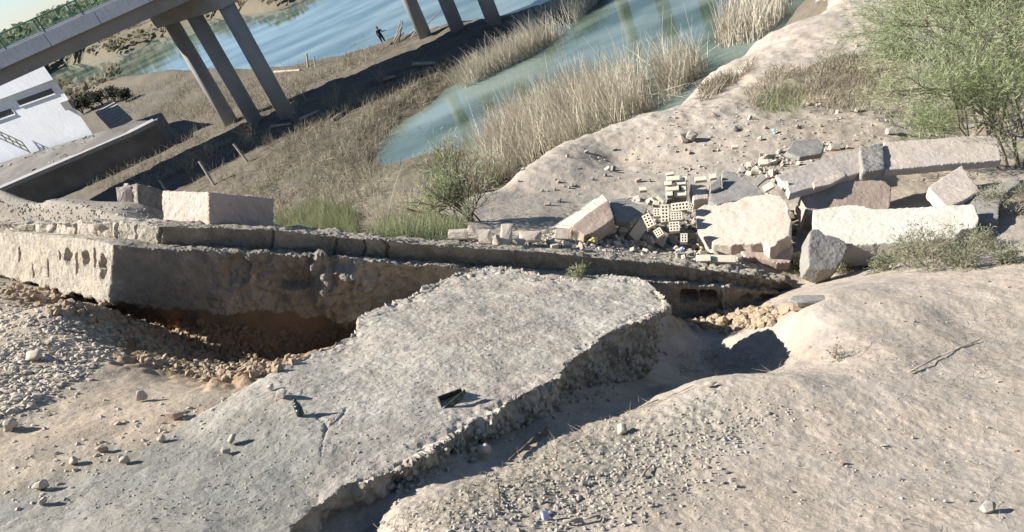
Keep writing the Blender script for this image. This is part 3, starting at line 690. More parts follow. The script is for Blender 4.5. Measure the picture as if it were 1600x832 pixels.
# ------------------------------------------------------------------ broken path slab
def Dsl(y, k=1.02): return 1 / ((.1433 + .00042 * (y - 416)) * k)
top = [(780, 417), (815, 421), (860, 431), (905, 436), (950, 431), (997, 433), (1025, 447), (1041, 462), (1036, 480), (994, 502), (939, 528), (897, 562), (874, 586), (815, 618), (755, 650), (700, 680), (610, 737), (531, 762), (497, 789), (465, 815), (440, 860), (420, 980)]
left = [(0, 980), (-60, 862), (100, 768), (200, 716), (262, 680), (330, 645), (385, 608)]
left2 = [(426, 584), (450, 570), (484, 548), (497, 544), (550, 522), (575, 496), (631, 469), (703, 433), (735, 424), (762, 417)]
fr_ = [V(x, y, D=Dsl(y)) for x, y in top]
for x, y in left:
    h = hit(x, min(y, 1000)); dd = Dsl(y, 1.0)
    fr_.append(V(x, y, D=(h[2] + .01) if h else dd))
fr_ += [V(x, y, D=Dsl(y)) for x, y in left2]
nAv = Vector(nA).normalized()
def side_k(i): return 1.0
bk_ = [p - nAv * .62 + (Vector((-.12, 0, 0)) if i < len(top) else Vector((.1, 0, 0))) for i, p in enumerate(fr_)]
slab = prism('path_slab', fr_, bk_, M['slab_top'])
def d_slab(P, N):
    x, y, dz_ = proj(P); up_ = N @ (nA / np.linalg.norm(nA)); side = 1 - sstep(.55, .9, up_)
    d = fbm(P, 1.6, 4, .55, 2) * .035 + fbm(P, 9, 4, .65, 8) * .007 + fbm(P, 38, 2, .6, 5) * .003
    ks = sstep(300, 600, x)
    d = d + side * ks * ((0.62 - cell(P, 7.5, 4)) * .08 + (0.55 - cell(P, 19, 14)) * .05 + fbm(P, 2.5, 4, .6, 41) * .11)
    # chipped band along the broken edge
    edge = np.exp(-np.abs(poly_sd(x, y, top + left + left2)) / 9.0) * (1 - side) * ks
    d = d - edge * np.clip(fbm(P, 10, 3, .6, 51) + .05, 0, 1) * .08
    d = d + (1 - side) * np.clip(vnoise(P * 26, 71) - .5, 0, 1) * .008
    # cracks
    for cr in ([(490, 645), (510, 660), (505, 690), (500, 720)], [(540, 640), (525, 660), (505, 672)]):
        s_ = np.full(len(x), 1e9)
        for (a0, b0), (a1, b1) in zip(cr[:-1], cr[1:]):
            t = np.clip(((x - a0) * (a1 - a0) + (y - b0) * (b1 - b0)) / ((a1 - a0) ** 2 + (b1 - b0) ** 2), 0, 1)
            s_ = np.minimum(s_, np.hypot(x - a0 - t * (a1 - a0), y - b0 - t * (b1 - b0)))
        d = d - (1 - side) * .006 * (1 - sstep(.8, 3, s_ + fbm(P, 12, 2, .5, 4) * 3))
    return d
remesh(slab, .0125, d_slab)
nv = len(slab.data.vertices); Ps = np.empty(nv * 3, np.float32); Ns = np.empty(nv * 3, np.float32)
slab.data.vertices.foreach_get('co', Ps); slab.data.vertices.foreach_get('normal', Ns); Ps = Ps.reshape(-1, 3).astype(float); Ns = Ns.reshape(-1, 3)
xs_, ys_, _z = proj(Ps); cs = np.zeros((nv, 3)); cs[:] = (0.43, 0.395, 0.335)
def lay2(m_, col):
    global cs
    cs = cs * (1 - m_[:, None]) + np.array(col) * m_[:, None]
lay2(sstep(-.15, .35, fbm(Ps, 1.1, 4, .6, 61)) * .6, (0.46, 0.385, 0.325))
lay2(sstep(.05, .35, fbm(Ps, 2.4, 5, .65, 62)) * .6, (0.33, 0.315, 0.275))
lay2(sstep(.3, .5, vnoise(Ps * 24, 68)) * .5, (0.52, 0.49, 0.43)); lay2(sstep(.4, .6, vnoise(Ps * 19, 69)) * .5, (0.24, 0.22, 0.19))
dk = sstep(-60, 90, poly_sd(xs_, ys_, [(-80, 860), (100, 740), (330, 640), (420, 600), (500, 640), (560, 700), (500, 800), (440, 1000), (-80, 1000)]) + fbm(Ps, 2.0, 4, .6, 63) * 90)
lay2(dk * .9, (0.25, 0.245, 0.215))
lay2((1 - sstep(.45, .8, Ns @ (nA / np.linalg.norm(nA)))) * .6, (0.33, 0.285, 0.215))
cs *= (1 + .18 * fbm(Ps, 6, 4, .65, 64) + .12 * fbm(Ps, 30, 2, .6, 65))[:, None]
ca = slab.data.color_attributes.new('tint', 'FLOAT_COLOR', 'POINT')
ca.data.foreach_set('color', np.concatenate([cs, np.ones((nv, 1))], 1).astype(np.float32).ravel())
rebase(slab)
tag(slab, 'broken grey concrete path slab in the foreground with ragged crumbling edge over the pit', 'concrete slab')

BVS = None
def slab_hit(px_, py_):
    d_ = Vector(ray(px_, py_)).normalized(); o_ = Vector(EYE) - Vector(slab.location)
    loc, n, i, t = BVS.ray_cast(o_, d_, 50)
    if loc is None: return None
    return loc + Vector(slab.location), (n if n.dot(d_) < 0 else -n), t / Vector(ray(px_, py_)).length
BVS = BVHTree.FromPolygons([v.co[:] for v in slab.data.vertices], [p.vertices[:] for p in slab.data.polygons])
_hit = hit
def hit(px_, py_):
    a = _hit(px_, py_); b = slab_hit(px_, py_)
    if b and (not a or b[2] < a[2]): return b
    return a

# ------------------------------------------------------------------ blocks on the ledge
def para(name, C, a, b, c_, m, voxel=None, amp=.008, seed=1, parent=None):
    C = Vector(C); a = Vector(a); b = Vector(b); c_ = Vector(c_)
    p = [C, C + a, C + a + b, C + b]; o = prism(name, p, [q + c_ for q in p], m)
    if voxel: remesh(o, voxel, lambda P, N: fbm(P, 5, 3, .6, seed) * amp * 1.5 + fbm(P, 22, 3, .6, seed + 3) * amp)
    return o
C = V(326, 300, D=7.25); a = V(252, 298, D=8.1) - C; b = V(429, 311, D=7.62) - C; dn = V(327, 358, D=7.3) - C
blk = para('rendered_block', C, a, b, dn, M['pink'], .014, .014, 4)
rebase(blk); tag(blk, 'large pinkish rendered masonry block standing on the ledge above the retaining wall', 'masonry block')
C = V(213, 286, D=8.5); a = V(203, 290, D=8.8) - C; b = V(254, 298, D=8.7) - C; dn = V(216, 330, D=8.5) - C
o = para('broken_block', C, a, b, dn, M['wall'], .016, .02, 7); rebase(o); tag(o, 'broken grey block with pale lit end lying behind the pinkish block on the ledge', 'masonry block')
o = stone('block_fragment', 188, 211, 291, 325, M['white'], 3, 'small pale upright block fragment at the left end of the ledge blocks', 'masonry block', rot=4, blocky=.85, D=8.75, rx=5)
o = stone('block_fragment', 193, 203, 286, 297, M['white'], 9, 'tiny pointed pale chip perched on the upright fragment on the ledge', 'masonry block', rot=10, blocky=.4, D=8.76, rx=5)

# ------------------------------------------------------------------ rubble
def plate(name, pts, x0, y0, D0, gx, gy, off, m, label=None, cat='concrete slab', voxel=.016, amp=.008, seed=1, group=None):
    """slab whose visible face is outlined in the photograph; off = its thickness as a camera-frame vector"""
    fr = [V(x, y, D=D0 + gx * (x - x0) / 100 + gy * (y - y0) / 100) for x, y in pts]
    nq = Vector((0, 0, 0))
    for i in range(len(fr)): nq += (fr[i] - fr[0]).cross(fr[(i + 1) % len(fr)] - fr[0])
    nq.normalize()
    if nq.dot(fr[0] - Vector(EYE)) < 0: nq = -nq
    ov = nq * Vector(off).length
    o = prism(name, fr, [p + ov for p in fr], m)
    if voxel: remesh(o, voxel, lambda P, N: fbm(P, 4, 3, .6, seed) * amp * 1.2 + fbm(P, 25, 3, .6, seed + 3) * amp * .5)
    if label: rebase(o); tag(o, label, cat, group)
    return o
plate('wall_slab', [(1087, 328), (1102, 319), (1118, 320), (1135, 316), (1151, 314), (1163, 307), (1185, 305), (1204, 303), (1219, 306), (1231, 317), (1233, 332), (1237, 348), (1235, 368), (1218, 376), (1212, 384), (1203, 387), (1192, 379), (1174, 382), (1158, 381), (1143, 384), (1114, 381), (1100, 371), (1090, 364)],
      1160, 345, 9.35, -.25, -1.0, (-.08, -.04, .17), M['white'], 'broad pale cream wall slab leaning beside the perforated bricks', seed=2)
plate('wall_beam', [(1270, 328), (1300, 323), (1330, 319), (1350, 322), (1364, 327), (1385, 326), (1424, 324), (1475, 321), (1524, 319), (1530, 340), (1527, 355), (1505, 358), (1492, 371), (1427, 378), (1380, 380), (1330, 383), (1298, 378), (1270, 372)],
      1400, 350, 8.75, -.22, -1.0, (-.16, -.13, .22), M['white2'], 'long whitewashed wall beam lying in front of the pile', 'wall beam', seed=3)
rb = empty('fallen_beam', 'long pinkish concrete beam propped over a dark gap at the back of the pile', 'concrete beam', tuple(U(1400, 300, D=10.4)))
o = plate('beam_end', [(1381, 222), (1411, 220), (1470, 216), (1524, 212), (1555, 212), (1560, 222), (1565, 250), (1535, 253), (1485, 256), (1437, 261), (1382, 266), (1378, 245)], 1437, 261, 10.3, -.1, -1.7, (.01, -.06, .09), M['rear'], seed=4); adopt(o, rb)
o = plate('beam_end', [(1212, 275), (1240, 264), (1275, 251), (1323, 238), (1343, 231), (1347, 250), (1349, 268), (1325, 276), (1297, 286), (1262, 295), (1234, 303), (1229, 290)], 1297, 285, 10.0, .1, -1.7, (.01, -.06, .09), M['rear'], seed=5); adopt(o, rb)
o = plate('mortar_patch', [(1343, 230), (1381, 223), (1380, 244), (1383, 264), (1366, 268), (1349, 267)], 1366, 267, 10.14, .05, -1.7, (.01, -.09, .12), M['grey'], amp=.02, seed=6); adopt(o, rb)
o = plate('broken_edge', [(1270, 285), (1285, 278), (1300, 275), (1318, 270), (1322, 275), (1298, 288), (1272, 293)], 1297, 285, 9.96, .1, -1.7, (.01, -.02, .04), M['white'], voxel=.01, seed=8); adopt(o, rb)
plate('render_panel', [(1252, 303), (1270, 296), (1291, 290), (1330, 283), (1360, 281), (1382, 283), (1393, 293), (1392, 310), (1388, 330), (1340, 334), (1262, 336), (1256, 315)], 1320, 310, 9.9, .05, -.9, (.05, -.02, .28), M['brown'], 'brown cracked render panel wedged under the propped beam', 'wall panel', seed=7)
plate('masonry_slab', [(1450, 292), (1476, 275), (1503, 258), (1518, 280), (1532, 298), (1505, 314), (1480, 324), (1462, 306)], 1490, 292, 9.5, -.1, -1.6, (.06, -.10, .10), M['rear'], 'square pinkish wall panel tipped on its corner against the propped beam', 'wall panel', seed=9)
plate('masonry_slab', [(1495, 322), (1534, 299), (1562, 287), (1590, 274), (1594, 286), (1572, 300), (1562, 318), (1560, 340), (1529, 345)], 1540, 310, 9.2, -.3, -1.4, (.05, -.10, .08), M['grey'], 'grey sloping panel with pale edge right of the tipped square panel', 'wall panel', seed=10)
plate('concrete_chunk', [(1265, 364), (1270, 359), (1279, 358), (1288, 367), (1298, 368), (1311, 371), (1321, 377), (1326, 389), (1320, 401), (1314, 412), (1307, 420), (1284, 422), (1264, 416), (1262, 390)], 1290, 390, 8.35, .1, -.6, (.02, -.08, .22), M['grey'], 'grey wedge-shaped concrete chunk upright before the whitewashed beam', 'concrete chunk', amp=.012, seed=11)
plate('roof_sheet', [(1127, 271), (1137, 267), (1147, 268), (1155, 275), (1171, 276), (1183, 288), (1195, 304), (1160, 312), (1120, 320), (1107, 315), (1110, 303), (1131, 293)], 1150, 290, 10.15, -.2, -1.8, (.02, -.05, .06), M['grey'], 'flat grey mortar sheet behind the broad cream slab', 'roof sheet', seed=12)
plate('plaster_piece', [(1079, 288), (1090, 289), (1102, 287), (1108, 300), (1107, 310), (1095, 311), (1084, 313)], 1092, 300, 10.1, 0, -1.5, (.05, -.02, .14), M['white'], 'rounded cream plaster piece right of the small brick stack', 'plaster piece', seed=13, voxel=.012)
plate('plaster_piece', [(1109, 289), (1118, 282), (1126, 272), (1128, 292), (1110, 300)], 1118, 286, 10.1, 0, -1.0, (.03, -.02, .10), M['grey'], 'dark broken mortar lump between the cream plaster piece and the grey sheet', 'plaster piece', seed=14, voxel=.012)
plate('roof_sheet', [(953, 315), (962, 312), (976, 309), (988, 315), (1000, 320), (1011, 326), (1006, 338), (985, 346), (962, 345)], 980, 330, 9.9, 0, -2.0, (.02, -.05, .05), M['grey'], 'pale grey sheet lying right of the leaning brick-edged fragment', 'roof sheet', seed=15, voxel=.012)
plate('roof_sheet', [(1240, 220), (1278, 216), (1288, 230), (1284, 240), (1250, 246), (1228, 238)], 1260, 230, 11.4, 0, -2.4, (.02, -.05, .05), M['grey'], 'thin grey sheet lying on the soil behind the propped beam', 'roof sheet', seed=16)
plate('foot_panel', [(1158, 392), (1190, 388), (1214, 386), (1236, 372), (1240, 390), (1236, 410), (1216, 412), (1180, 402), (1164, 404)], 1205, 395, 9.0, 0, -.8, (.02, -.08, .12), M['pink'], 'pinkish broken panel under the broad cream slab', 'wall panel', seed=17)
# leaning fragment with a brick edge
lf = empty('wall_fragment', 'leaning brown wall fragment showing a row of brick ends along its top edge', 'wall fragment', tuple(U(910, 365, D=9.3)))
o = plate('rendered_face', [(891, 360), (896, 351), (920, 332), (949, 313), (955, 326), (960, 340), (942, 354), (924, 365), (913, 368), (905, 362)], 925, 340, 9.35, 0, -1.0, (-.02, .04, .20), M['brown'], seed=20, voxel=.012); adopt(o, lf)
a0, a1 = V(866, 356, D=9.42), V(942, 304, D=9.98)
b0, b1 = V(890, 358, D=9.28), V(950, 314, D=9.62)
bm_ = MB(); nbk = 13
for k in range(nbk):
    u0, u1 = k / nbk, (k + .86) / nbk
    p = [a0.lerp(a1, u0), b0.lerp(b1, u0), b0.lerp(b1, u1), a0.lerp(a1, u1)]
    j = Vector((0, 0, rng.uniform(-.006, .012)))
    p = [q + j for q in p]; ov = Vector((.02, .03, -.10))
    bm_.add(([tuple(q + ov) for q in p] + [tuple(q) for q in p], [(0, 3, 2, 1), (4, 5, 6, 7), (0, 1, 5, 4), (1, 2, 6, 5), (2, 3, 7, 6), (3, 0, 4, 7)]))
o = bm_.build('brick_edge', M['brick']); adopt(o, lf)
o = plate('mortar_bed', [(866, 357), (942, 305), (951, 315), (890, 360)], 866, 356, 9.5, .72, 0, (.02, -.05, .06), M['grey'], voxel=None); adopt(o, lf)

# bricks
def brick_mesh(w, h, t, nx=0, ny=0):
    """brick w x h face toward +Z, thickness t; nx x ny perforations in the face"""
    bm = bmesh.new()
    if nx == 0:
        bmesh.ops.create_cube(bm, size=1); bmesh.ops.scale(bm, vec=(w, h, t), verts=bm.verts)
        bmesh.ops.bevel(bm, geom=bm.edges[:], offset=min(w, h, t) * .06, segments=1, affect='EDGES')
    else:
        gx, gy = 2 * nx + 1, 2 * ny + 1
        xs = np.cumsum([0] + [1.0 if i % 2 == 0 else 1.15 for i in range(gx)]); xs = (xs / xs[-1] - .5) * w
        ys = np.cumsum([0] + [1.0 if i % 2 == 0 else 1.15 for i in range(gy)]); ys = (ys / ys[-1] - .5) * h
        g = [[bm.verts.new((xs[i], ys[j], t / 2)) for j in range(gy + 1)] for i in range(gx + 1)]
        for i in range(gx):
            for j in range(gy):
                q = [g[i][j], g[i + 1][j], g[i + 1][j + 1], g[i][j + 1]]
                if i % 2 and j % 2:
                    lo = [bm.verts.new((v.co.x, v.co.y, -t * .1)) for v in q]
                    for k in range(4):
                        f = bm.faces.new((q[k], q[(k + 1) % 4], lo[(k + 1) % 4], lo[k])); f.material_index = 1
                    f = bm.faces.new(lo); f.material_index = 1
                else: bm.faces.new(q)
        lo = [bm.verts.new((x, y, -t / 2)) for x, y in ((-w / 2, -h / 2), (w / 2, -h / 2), (w / 2, h / 2), (-w / 2, h / 2))]
        bot = [g[i][0] for i in range(gx + 1)]; rt = [g[gx][j] for j in range(gy + 1)]; tp = [g[i][gy] for i in range(gx, -1, -1)]; lt = [g[0][j] for j in range(gy, -1, -1)]
        for chain, a, b_ in ((bot, lo[0], lo[1]), (rt, lo[1], lo[2]), (tp, lo[2], lo[3]), (lt, lo[3], lo[0])): bm.faces.new([b_, a][::1] + chain)
        bm.faces.new(lo[::-1])
    bmesh.ops.recalc_face_normals(bm, faces=bm.faces)
    me = bpy.data.meshes.new('brick'); bm.to_mesh(me); bm.free(); me.materials.append(M['brick']); me.materials.append(M['hole'])
    return me
def brick(name, cx_, cy_, w_px, h_px, rot, D_, label, nx=0, ny=0, t=.06, rx=0, ry=0, group=None, cat='brick', m=None):
    w, h = w_px / F_PX * D_, h_px / F_PX * D_
    me = brick_mesh(w, h, t, nx, ny)
    if m: me.materials[0] = m
    o = bpy.data.objects.new(name, me); COL.objects.link(o)
    o.matrix_world = Matrix.Translation(V(cx_, cy_, D=D_)) @ cam_frame(rot, rx, ry).to_4x4()
    if label: tag(o, label, cat, group)
    return o
def Z4(x, y): return 1000 + x / 4.896, 250 + y / 4.896
bs = empty('brick_stack', 'small upright stack of four brick courses behind the perforated bricks', 'brick stack', tuple(U(1058, 308, D=10.0)))
for x0, x1, y0, y1 in ((205, 305, 132, 168), (325, 362, 135, 165), (190, 245, 172, 204), (268, 352, 165, 200), (200, 298, 208, 245), (316, 354, 205, 240), (205, 252, 250, 284), (262, 356, 246, 286)):
    cx_, cy_ = Z4((x0 + x1) / 2, (y0 + y1) / 2)
    o = brick('brick', cx_, cy_, (x1 - x0) / 4.896, (y1 - y0) / 4.896, 3, 10.05, None, t=.10, rx=-15, ry=-14); 
    mw = o.matrix_world.copy(); o.parent = bs; bpy.context.view_layer.update(); o.matrix_parent_inverse = Matrix.Translation(-Vector(bs.location)); o.matrix_world = mw
core = plate('mortar', [(1042, 279), (1073, 277), (1074, 309), (1043, 312)], 1058, 295, 10.12, 0, -.4, (.05, -.02, .12), M['grey'], voxel=None); adopt(core, bs)
for (x, y, w, h, r, nx, ny, lab) in (
    (308, 365, 135, 66, 6, 5, 2, 'perforated brick lying on top at the head of the leaning column of perforated bricks'),
    (278, 438, 88, 66, 3, 4, 3, 'perforated brick second from the top of the leaning column, against the cream slab'),
    (262, 518, 78, 76, 4, 3, 3, 'perforated brick at the foot of the leaning column of perforated bricks'),
    (190, 420, 62, 145, 2, 2, 5, 'upright perforated brick standing on end left of the column'),
    (130, 410, 52, 66, 4, 2, 3, 'short perforated half brick leftmost behind the upright one'),
    (66, 470, 62, 108, 27, 2, 4, 'perforated brick tilted to the left at the near left of the brick heap'),
    (145, 560, 60, 62, 33, 3, 3, 'square perforated brick turned on its corner below the upright one'),
    (336, 605, 52, 70, 0, 2, 3, 'perforated brick end facing out under the left corner of the cream slab'),
    (385, 375, 40, 66, -18, 2, 3, 'perforated brick squeezed upright beside the top left corner of the cream slab')):
    cx_, cy_ = Z4(x, y); brick('perforated_brick', cx_, cy_, w / 4.896, h / 4.896, r, 9.35 - (y - 450) / 4.896 / 100 * 1.6, lab, nx, ny, t=.09, rx=-16, ry=-12, group='perforated bricks of the heap')
for (cx_, cy_, w, h, r, D_, lab) in (
    (1099, 405, 22, 11, 2, 8.75, 'pale brick lying flat in front of the cream slab, left of its pair'),
    (1130, 406, 38, 12, -2, 8.75, 'pale brick lying flat in front of the cream slab, right of its pair'),
    (1005, 297, 11, 6, 4, 10.55, 'lone pale brick on bare soil left of the brick stack'),
    (1047, 273, 12, 5, 8, 10.6, 'pale brick just behind the small brick stack'),
    (1033, 311, 14, 6, -42, 9.95, 'tilted pale brick at the left foot of the brick stack'),
    (1025, 319, 10, 8, -10, 9.8, 'stubby pale brick left of the upright perforated brick'),
    (1095, 281, 18, 7, 4, 10.3, 'pale brick on top of the cream plaster piece'),
    (1114, 277, 11, 8, 10, 10.35, 'short pale brick beside the dark mortar lump'),
    (1201, 293, 16, 10, 30, 9.9, 'pale block tipped up at the right end of the grey sheet'),
    (1186, 283, 22, 11, 42, 10.1, 'dark grey block tipped up behind the cream slab'),
    (1228, 291, 8, 13, 8, 9.9, 'pale brick standing at the left tip of the propped beam'),
    (1170, 259, 6, 8, 3, 11.3, 'small pale brick standing alone behind the grey sheet'),
    (1193, 255, 14, 9, 5, 11.3, 'pale block behind the grey sheet nearest the propped beam'),
    (1148, 230, 10, 5, 4, 12.2, 'pale brick lying on the bank beyond the pile'),
    (1180, 268, 12, 5, -20, 10.7, 'pale flat chip between the standing brick and the dark block')):
    h_ = hit(cx_, cy_ + h * .5); D2 = min(D_, h_[2] + .02) if h_ else D_
    brick('pale_brick', cx_, cy_, w, h, r, D2, lab, t=.075, rx=-20, ry=-10, group='loose pale bricks', m=M['grey'] if 'dark grey' in lab else None)
for i, (x0, x1, y0, y1, m_, r, lab) in enumerate((
    (701, 731, 360, 379, 'white', 3, 'wide pale stone at the left end of the stone row on the wall edge'),
    (730, 749, 353, 378, 'white', -8, 'pointed pale stone second from the left in the stone row'),
    (748, 768, 361, 384, 'white', 0, 'rounded pinkish stone third in the stone row'),
    (769, 784, 366, 388, 'rock', 5, 'dark squat stone left of the tall upright stone'),
    (782, 800, 349, 388, 'white', -4, 'tall narrow upright stone in the row along the wall edge'),
    (798, 823, 372, 390, 'rock', 10, 'flat grey stone right of the tall upright stone'),
    (812, 845, 363, 381, 'white', 0, 'pale block with a dark end right of the flat grey stone'),
    (852, 868, 368, 384, 'rock', 12, 'small pale stone left of the leaning wall fragment'),
    (866, 888, 360, 377, 'white', 0, 'squared stone under the lower corner of the leaning fragment'),
    (886, 910, 360, 376, 'brown', 5, 'brownish stone tucked under the leaning fragment'),
    (938, 962, 352, 370, 'white', 22, 'pale stone at the right foot of the leaning fragment'),
    (960, 985, 350, 374, 'rock', -12, 'grey stone between the leaning fragment and the tilted brick'),
    (985, 1004, 346, 380, 'white', -38, 'long pale stone leaning against the tilted perforated brick'),
    (1008, 1026, 368, 386, 'rock', 10, 'brownish stone below the turned perforated brick'),
    (1022, 1040, 362, 388, 'brown', -30, 'slanting brown stone at the foot of the brick heap'),
    (1042, 1060, 366, 384, 'rock', 0, 'grey stone left of the outward facing perforated brick'),
    (1078, 1098, 365, 378, 'white', 6, 'pale stone under the left corner of the broad cream slab'),
    (1145, 1162, 396, 412, 'rock', 10, 'grey stone right of the two flat bricks'),
    (1126, 1148, 388, 400, 'rock', -8, 'grey flat stone behind the right flat brick'),
    (1236, 1252, 396, 414, 'white', 12, 'pale stone at the left foot of the whitewashed beam'),
    (1222, 1240, 330, 344, 'white', 0, 'pale stone between the cream slab and the whitewashed beam'),
    (1234, 1246, 350, 366, 'rock', 0, 'small grey stone low in the gap beside the cream slab'),
    (1492, 1512, 356, 372, 'rock', 0, 'grey stone at the right foot of the whitewashed beam'),
    (1327, 1342, 400, 411, 'rock', 0, 'grey stone beside the crumpled pale film'),
    (1384, 1404, 201, 211, 'rear', 0, 'squared pinkish stone on the soil behind the propped beam'),
    (1060, 1080, 206, 224, 'rock', 10, 'left lump of the two grey rocks on the open bank'),
    (1070, 1092, 204, 222, 'rock', -6, 'right lump of the two grey rocks on the open bank'),
    (1296, 1312, 226, 236, 'white', 0, 'pale stone at the tip of the thin grey sheet'),
    (1190, 1214, 238, 252, 'rock', 30, 'dark pointed stone standing on the soil behind the pile'),
    (959, 982, 661, 680, 'pebble', 10, 'round grey stone alone on the near soil below the slab edge'),
    (1528, 1556, 782, 802, 'rock', 20, 'half-buried tan stone at the lower right'),
    (745, 768, 692, 716, 'pebble', 60, 'smooth pale oval cobble under the slab edge'),
    (430, 451, 606, 624, 'white2', 10, 'white stone on the slab near its left edge'),
    (418, 428, 598, 612, 'white2', -35, 'narrow white stone beside the white stone on the slab'),
    (356, 368, 676, 696, 'rock', -25, 'upright pale clod casting a dark shadow on the grey dust'),
    (344, 360, 698, 711, 'rock', 10, 'low pale clod below the upright clod'),
    (38, 66, 546, 566, 'pebble', 10, 'large whitish cobble in the gravel at the left'),
    (210, 231, 608, 630, 'pebble', 40, 'whitish cobble at the lower edge of the crumbled hollow'),
    (256, 290, 634, 657, 'brown', 12, 'large brownish cobble half sunk below the crumbled hollow'),
    (4, 26, 652, 674, 'pebble', 0, 'grey cobble at the left frame edge below the gravel'),
    (186, 203, 712, 727, 'pebble', 15, 'pale cobble on the yellowish soil'),
    (245, 259, 679, 692, 'pebble', 0, 'small pale cobble above the grey dust'),
    (107, 125, 713, 727, 'pebble', 20, 'pale cobble in the small cluster at lower left'),
    (50, 78, 750, 768, 'pebble', 18, 'flat pale cobble low at the left'),
    (60, 74, 776, 790, 'pebble', 0, 'round pale cobble lowest at the left'),
    (148, 172, 694, 708, 'brown', 10, 'brown cobble above the small cluster at lower left'),
    (1100, 1122, 596, 606, 'pebble', 5, 'flat pale stone set in the near rim of the pit'))):
    blocky = .78 if m_ in ('white', 'rear', 'brown') and i < 30 else .35
    nm = {'pebble': 'cobble', 'rock': 'rock'}.get(m_, 'rubble_stone')
    stone(nm, x0, x1, y0, y1, M[m_], i + 40, lab, 'stone' if nm != 'cobble' else 'cobble', None, rot=r, rx=-15, blocky=blocky, rough=.03, smooth=(m_ == 'pebble'), depth=1.1)
# soil lumps at the hollow's right end
for i, (x0, x1, y0, y1) in enumerate(((1215, 1236, 474, 494), (1234, 1262, 468, 488), (1176, 1200, 484, 502), (1150, 1172, 488, 504), (1120, 1138, 492, 512))):
    stone('soil_clod', x0, x1, y0, y1, M['clod'], i + 140, 'crumbly tan soil clod in the row under the hollow blocks at the wall end', 'soil clod', 'soil clods under the wall end', rot=i * 23, blocky=.3, rough=.09, depth=1.0)
stone('rock', 1236, 1296, 464, 476, M['grey'], 160, 'thin dark stone slab jutting from the soil past the wall end', 'stone', rot=3, blocky=.6, depth=2.5)

# small debris of the pile: countable pieces
hulls = [hull('rubble_chip', (1, .75, .6), M[m_], 300 + i, 12, .7).data for i, m_ in enumerate(('white', 'rock', 'grey', 'brick', 'brown', 'rear'))]
for o in [o for o in bpy.data.objects if o.name.startswith('rubble_chip')]: bpy.data.objects.remove(o)
r = random.Random(9)
def in_poly(x, y, P):
    c_ = False; n = len(P)
    for i in range(n):
        x0, y0 = P[i]; x1, y1 = P[(i + 1) % n]
        if (y0 > y) != (y1 > y) and x < x0 + (y - y0) * (x1 - x0) / (y1 - y0): c_ = not c_
    return c_
def sample(P, r):
    xs = [p[0] for p in P]; ys = [p[1] for p in P]
    while True:
        x, y = r.uniform(min(xs), max(xs)), r.uniform(min(ys), max(ys))
        if in_poly(x, y, P): return x, y
HUE = {'white': 'cream', 'rock': 'tan', 'grey': 'grey', 'brick': 'pale yellow', 'brown': 'brown', 'rear': 'pinkish'}
for me_, k_ in zip(hulls, HUE): me_['hue'] = HUE[k_]
def chips(P, n, s0, s1, label, group, seed, meshes=None):
    r = random.Random(seed)
    for k in range(n):
        x, y = sample(P, r); h = hit(x, y)
        if not h: continue
        s = r.uniform(s0, s1) ** 1.0; o = bpy.data.objects.new('rubble_chip', r.choice(meshes or hulls)); COL.objects.link(o)
        o.matrix_world = Matrix.Translation(h[0] + h[1] * s * .22) @ Matrix.Rotation(r.uniform(0, 6.28), 4, Vector((r.gauss(0, 1), r.gauss(0, 1), r.gauss(0, 2))).normalized()) @ Matrix.Scale(s, 4)
        tag(o, o.data['hue'] + ' ' + label, 'rubble', group)
chips([(850, 375), (960, 362), (1090, 375), (1165, 400), (1120, 412), (980, 394), (860, 392)], 70, .04, .12, 'small broken chip in the loose debris before the brick heap', 'debris chips before the brick heap', 1)
chips([(1140, 255), (1230, 235), (1300, 225), (1330, 235), (1240, 262), (1212, 290), (1160, 275)], 42, .05, .13, 'small broken chip scattered behind the grey sheet', 'debris chips behind the pile', 2)
chips([(1150, 385), (1250, 400), (1330, 405), (1400, 410), (1300, 430), (1240, 420), (1160, 410)], 46, .04, .11, 'small broken chip at the foot of the whitewashed beam', 'debris chips before the beam', 3)
chips([(960, 330), (1010, 300), (1040, 320), (1020, 360), (970, 365)], 24, .05, .12, 'small broken chip left of the perforated bricks', 'debris chips left of the bricks', 4)
chips([(780, 250), (1000, 230), (1250, 120), (1350, 40), (1400, 200), (1200, 240), (1020, 290), (850, 330)], 50, .04, .11, 'small stone lying on the bare bank', 'small stones on the bank', 5, hulls[1:])
chips([(1100, 440), (1590, 430), (1590, 820), (700, 820), (900, 700), (1100, 640), (1300, 600)], 36, .010, .026, 'tiny stone on the near bare soil', 'tiny stones on the near soil', 6, [hulls[1], hulls[2], hulls[4]])

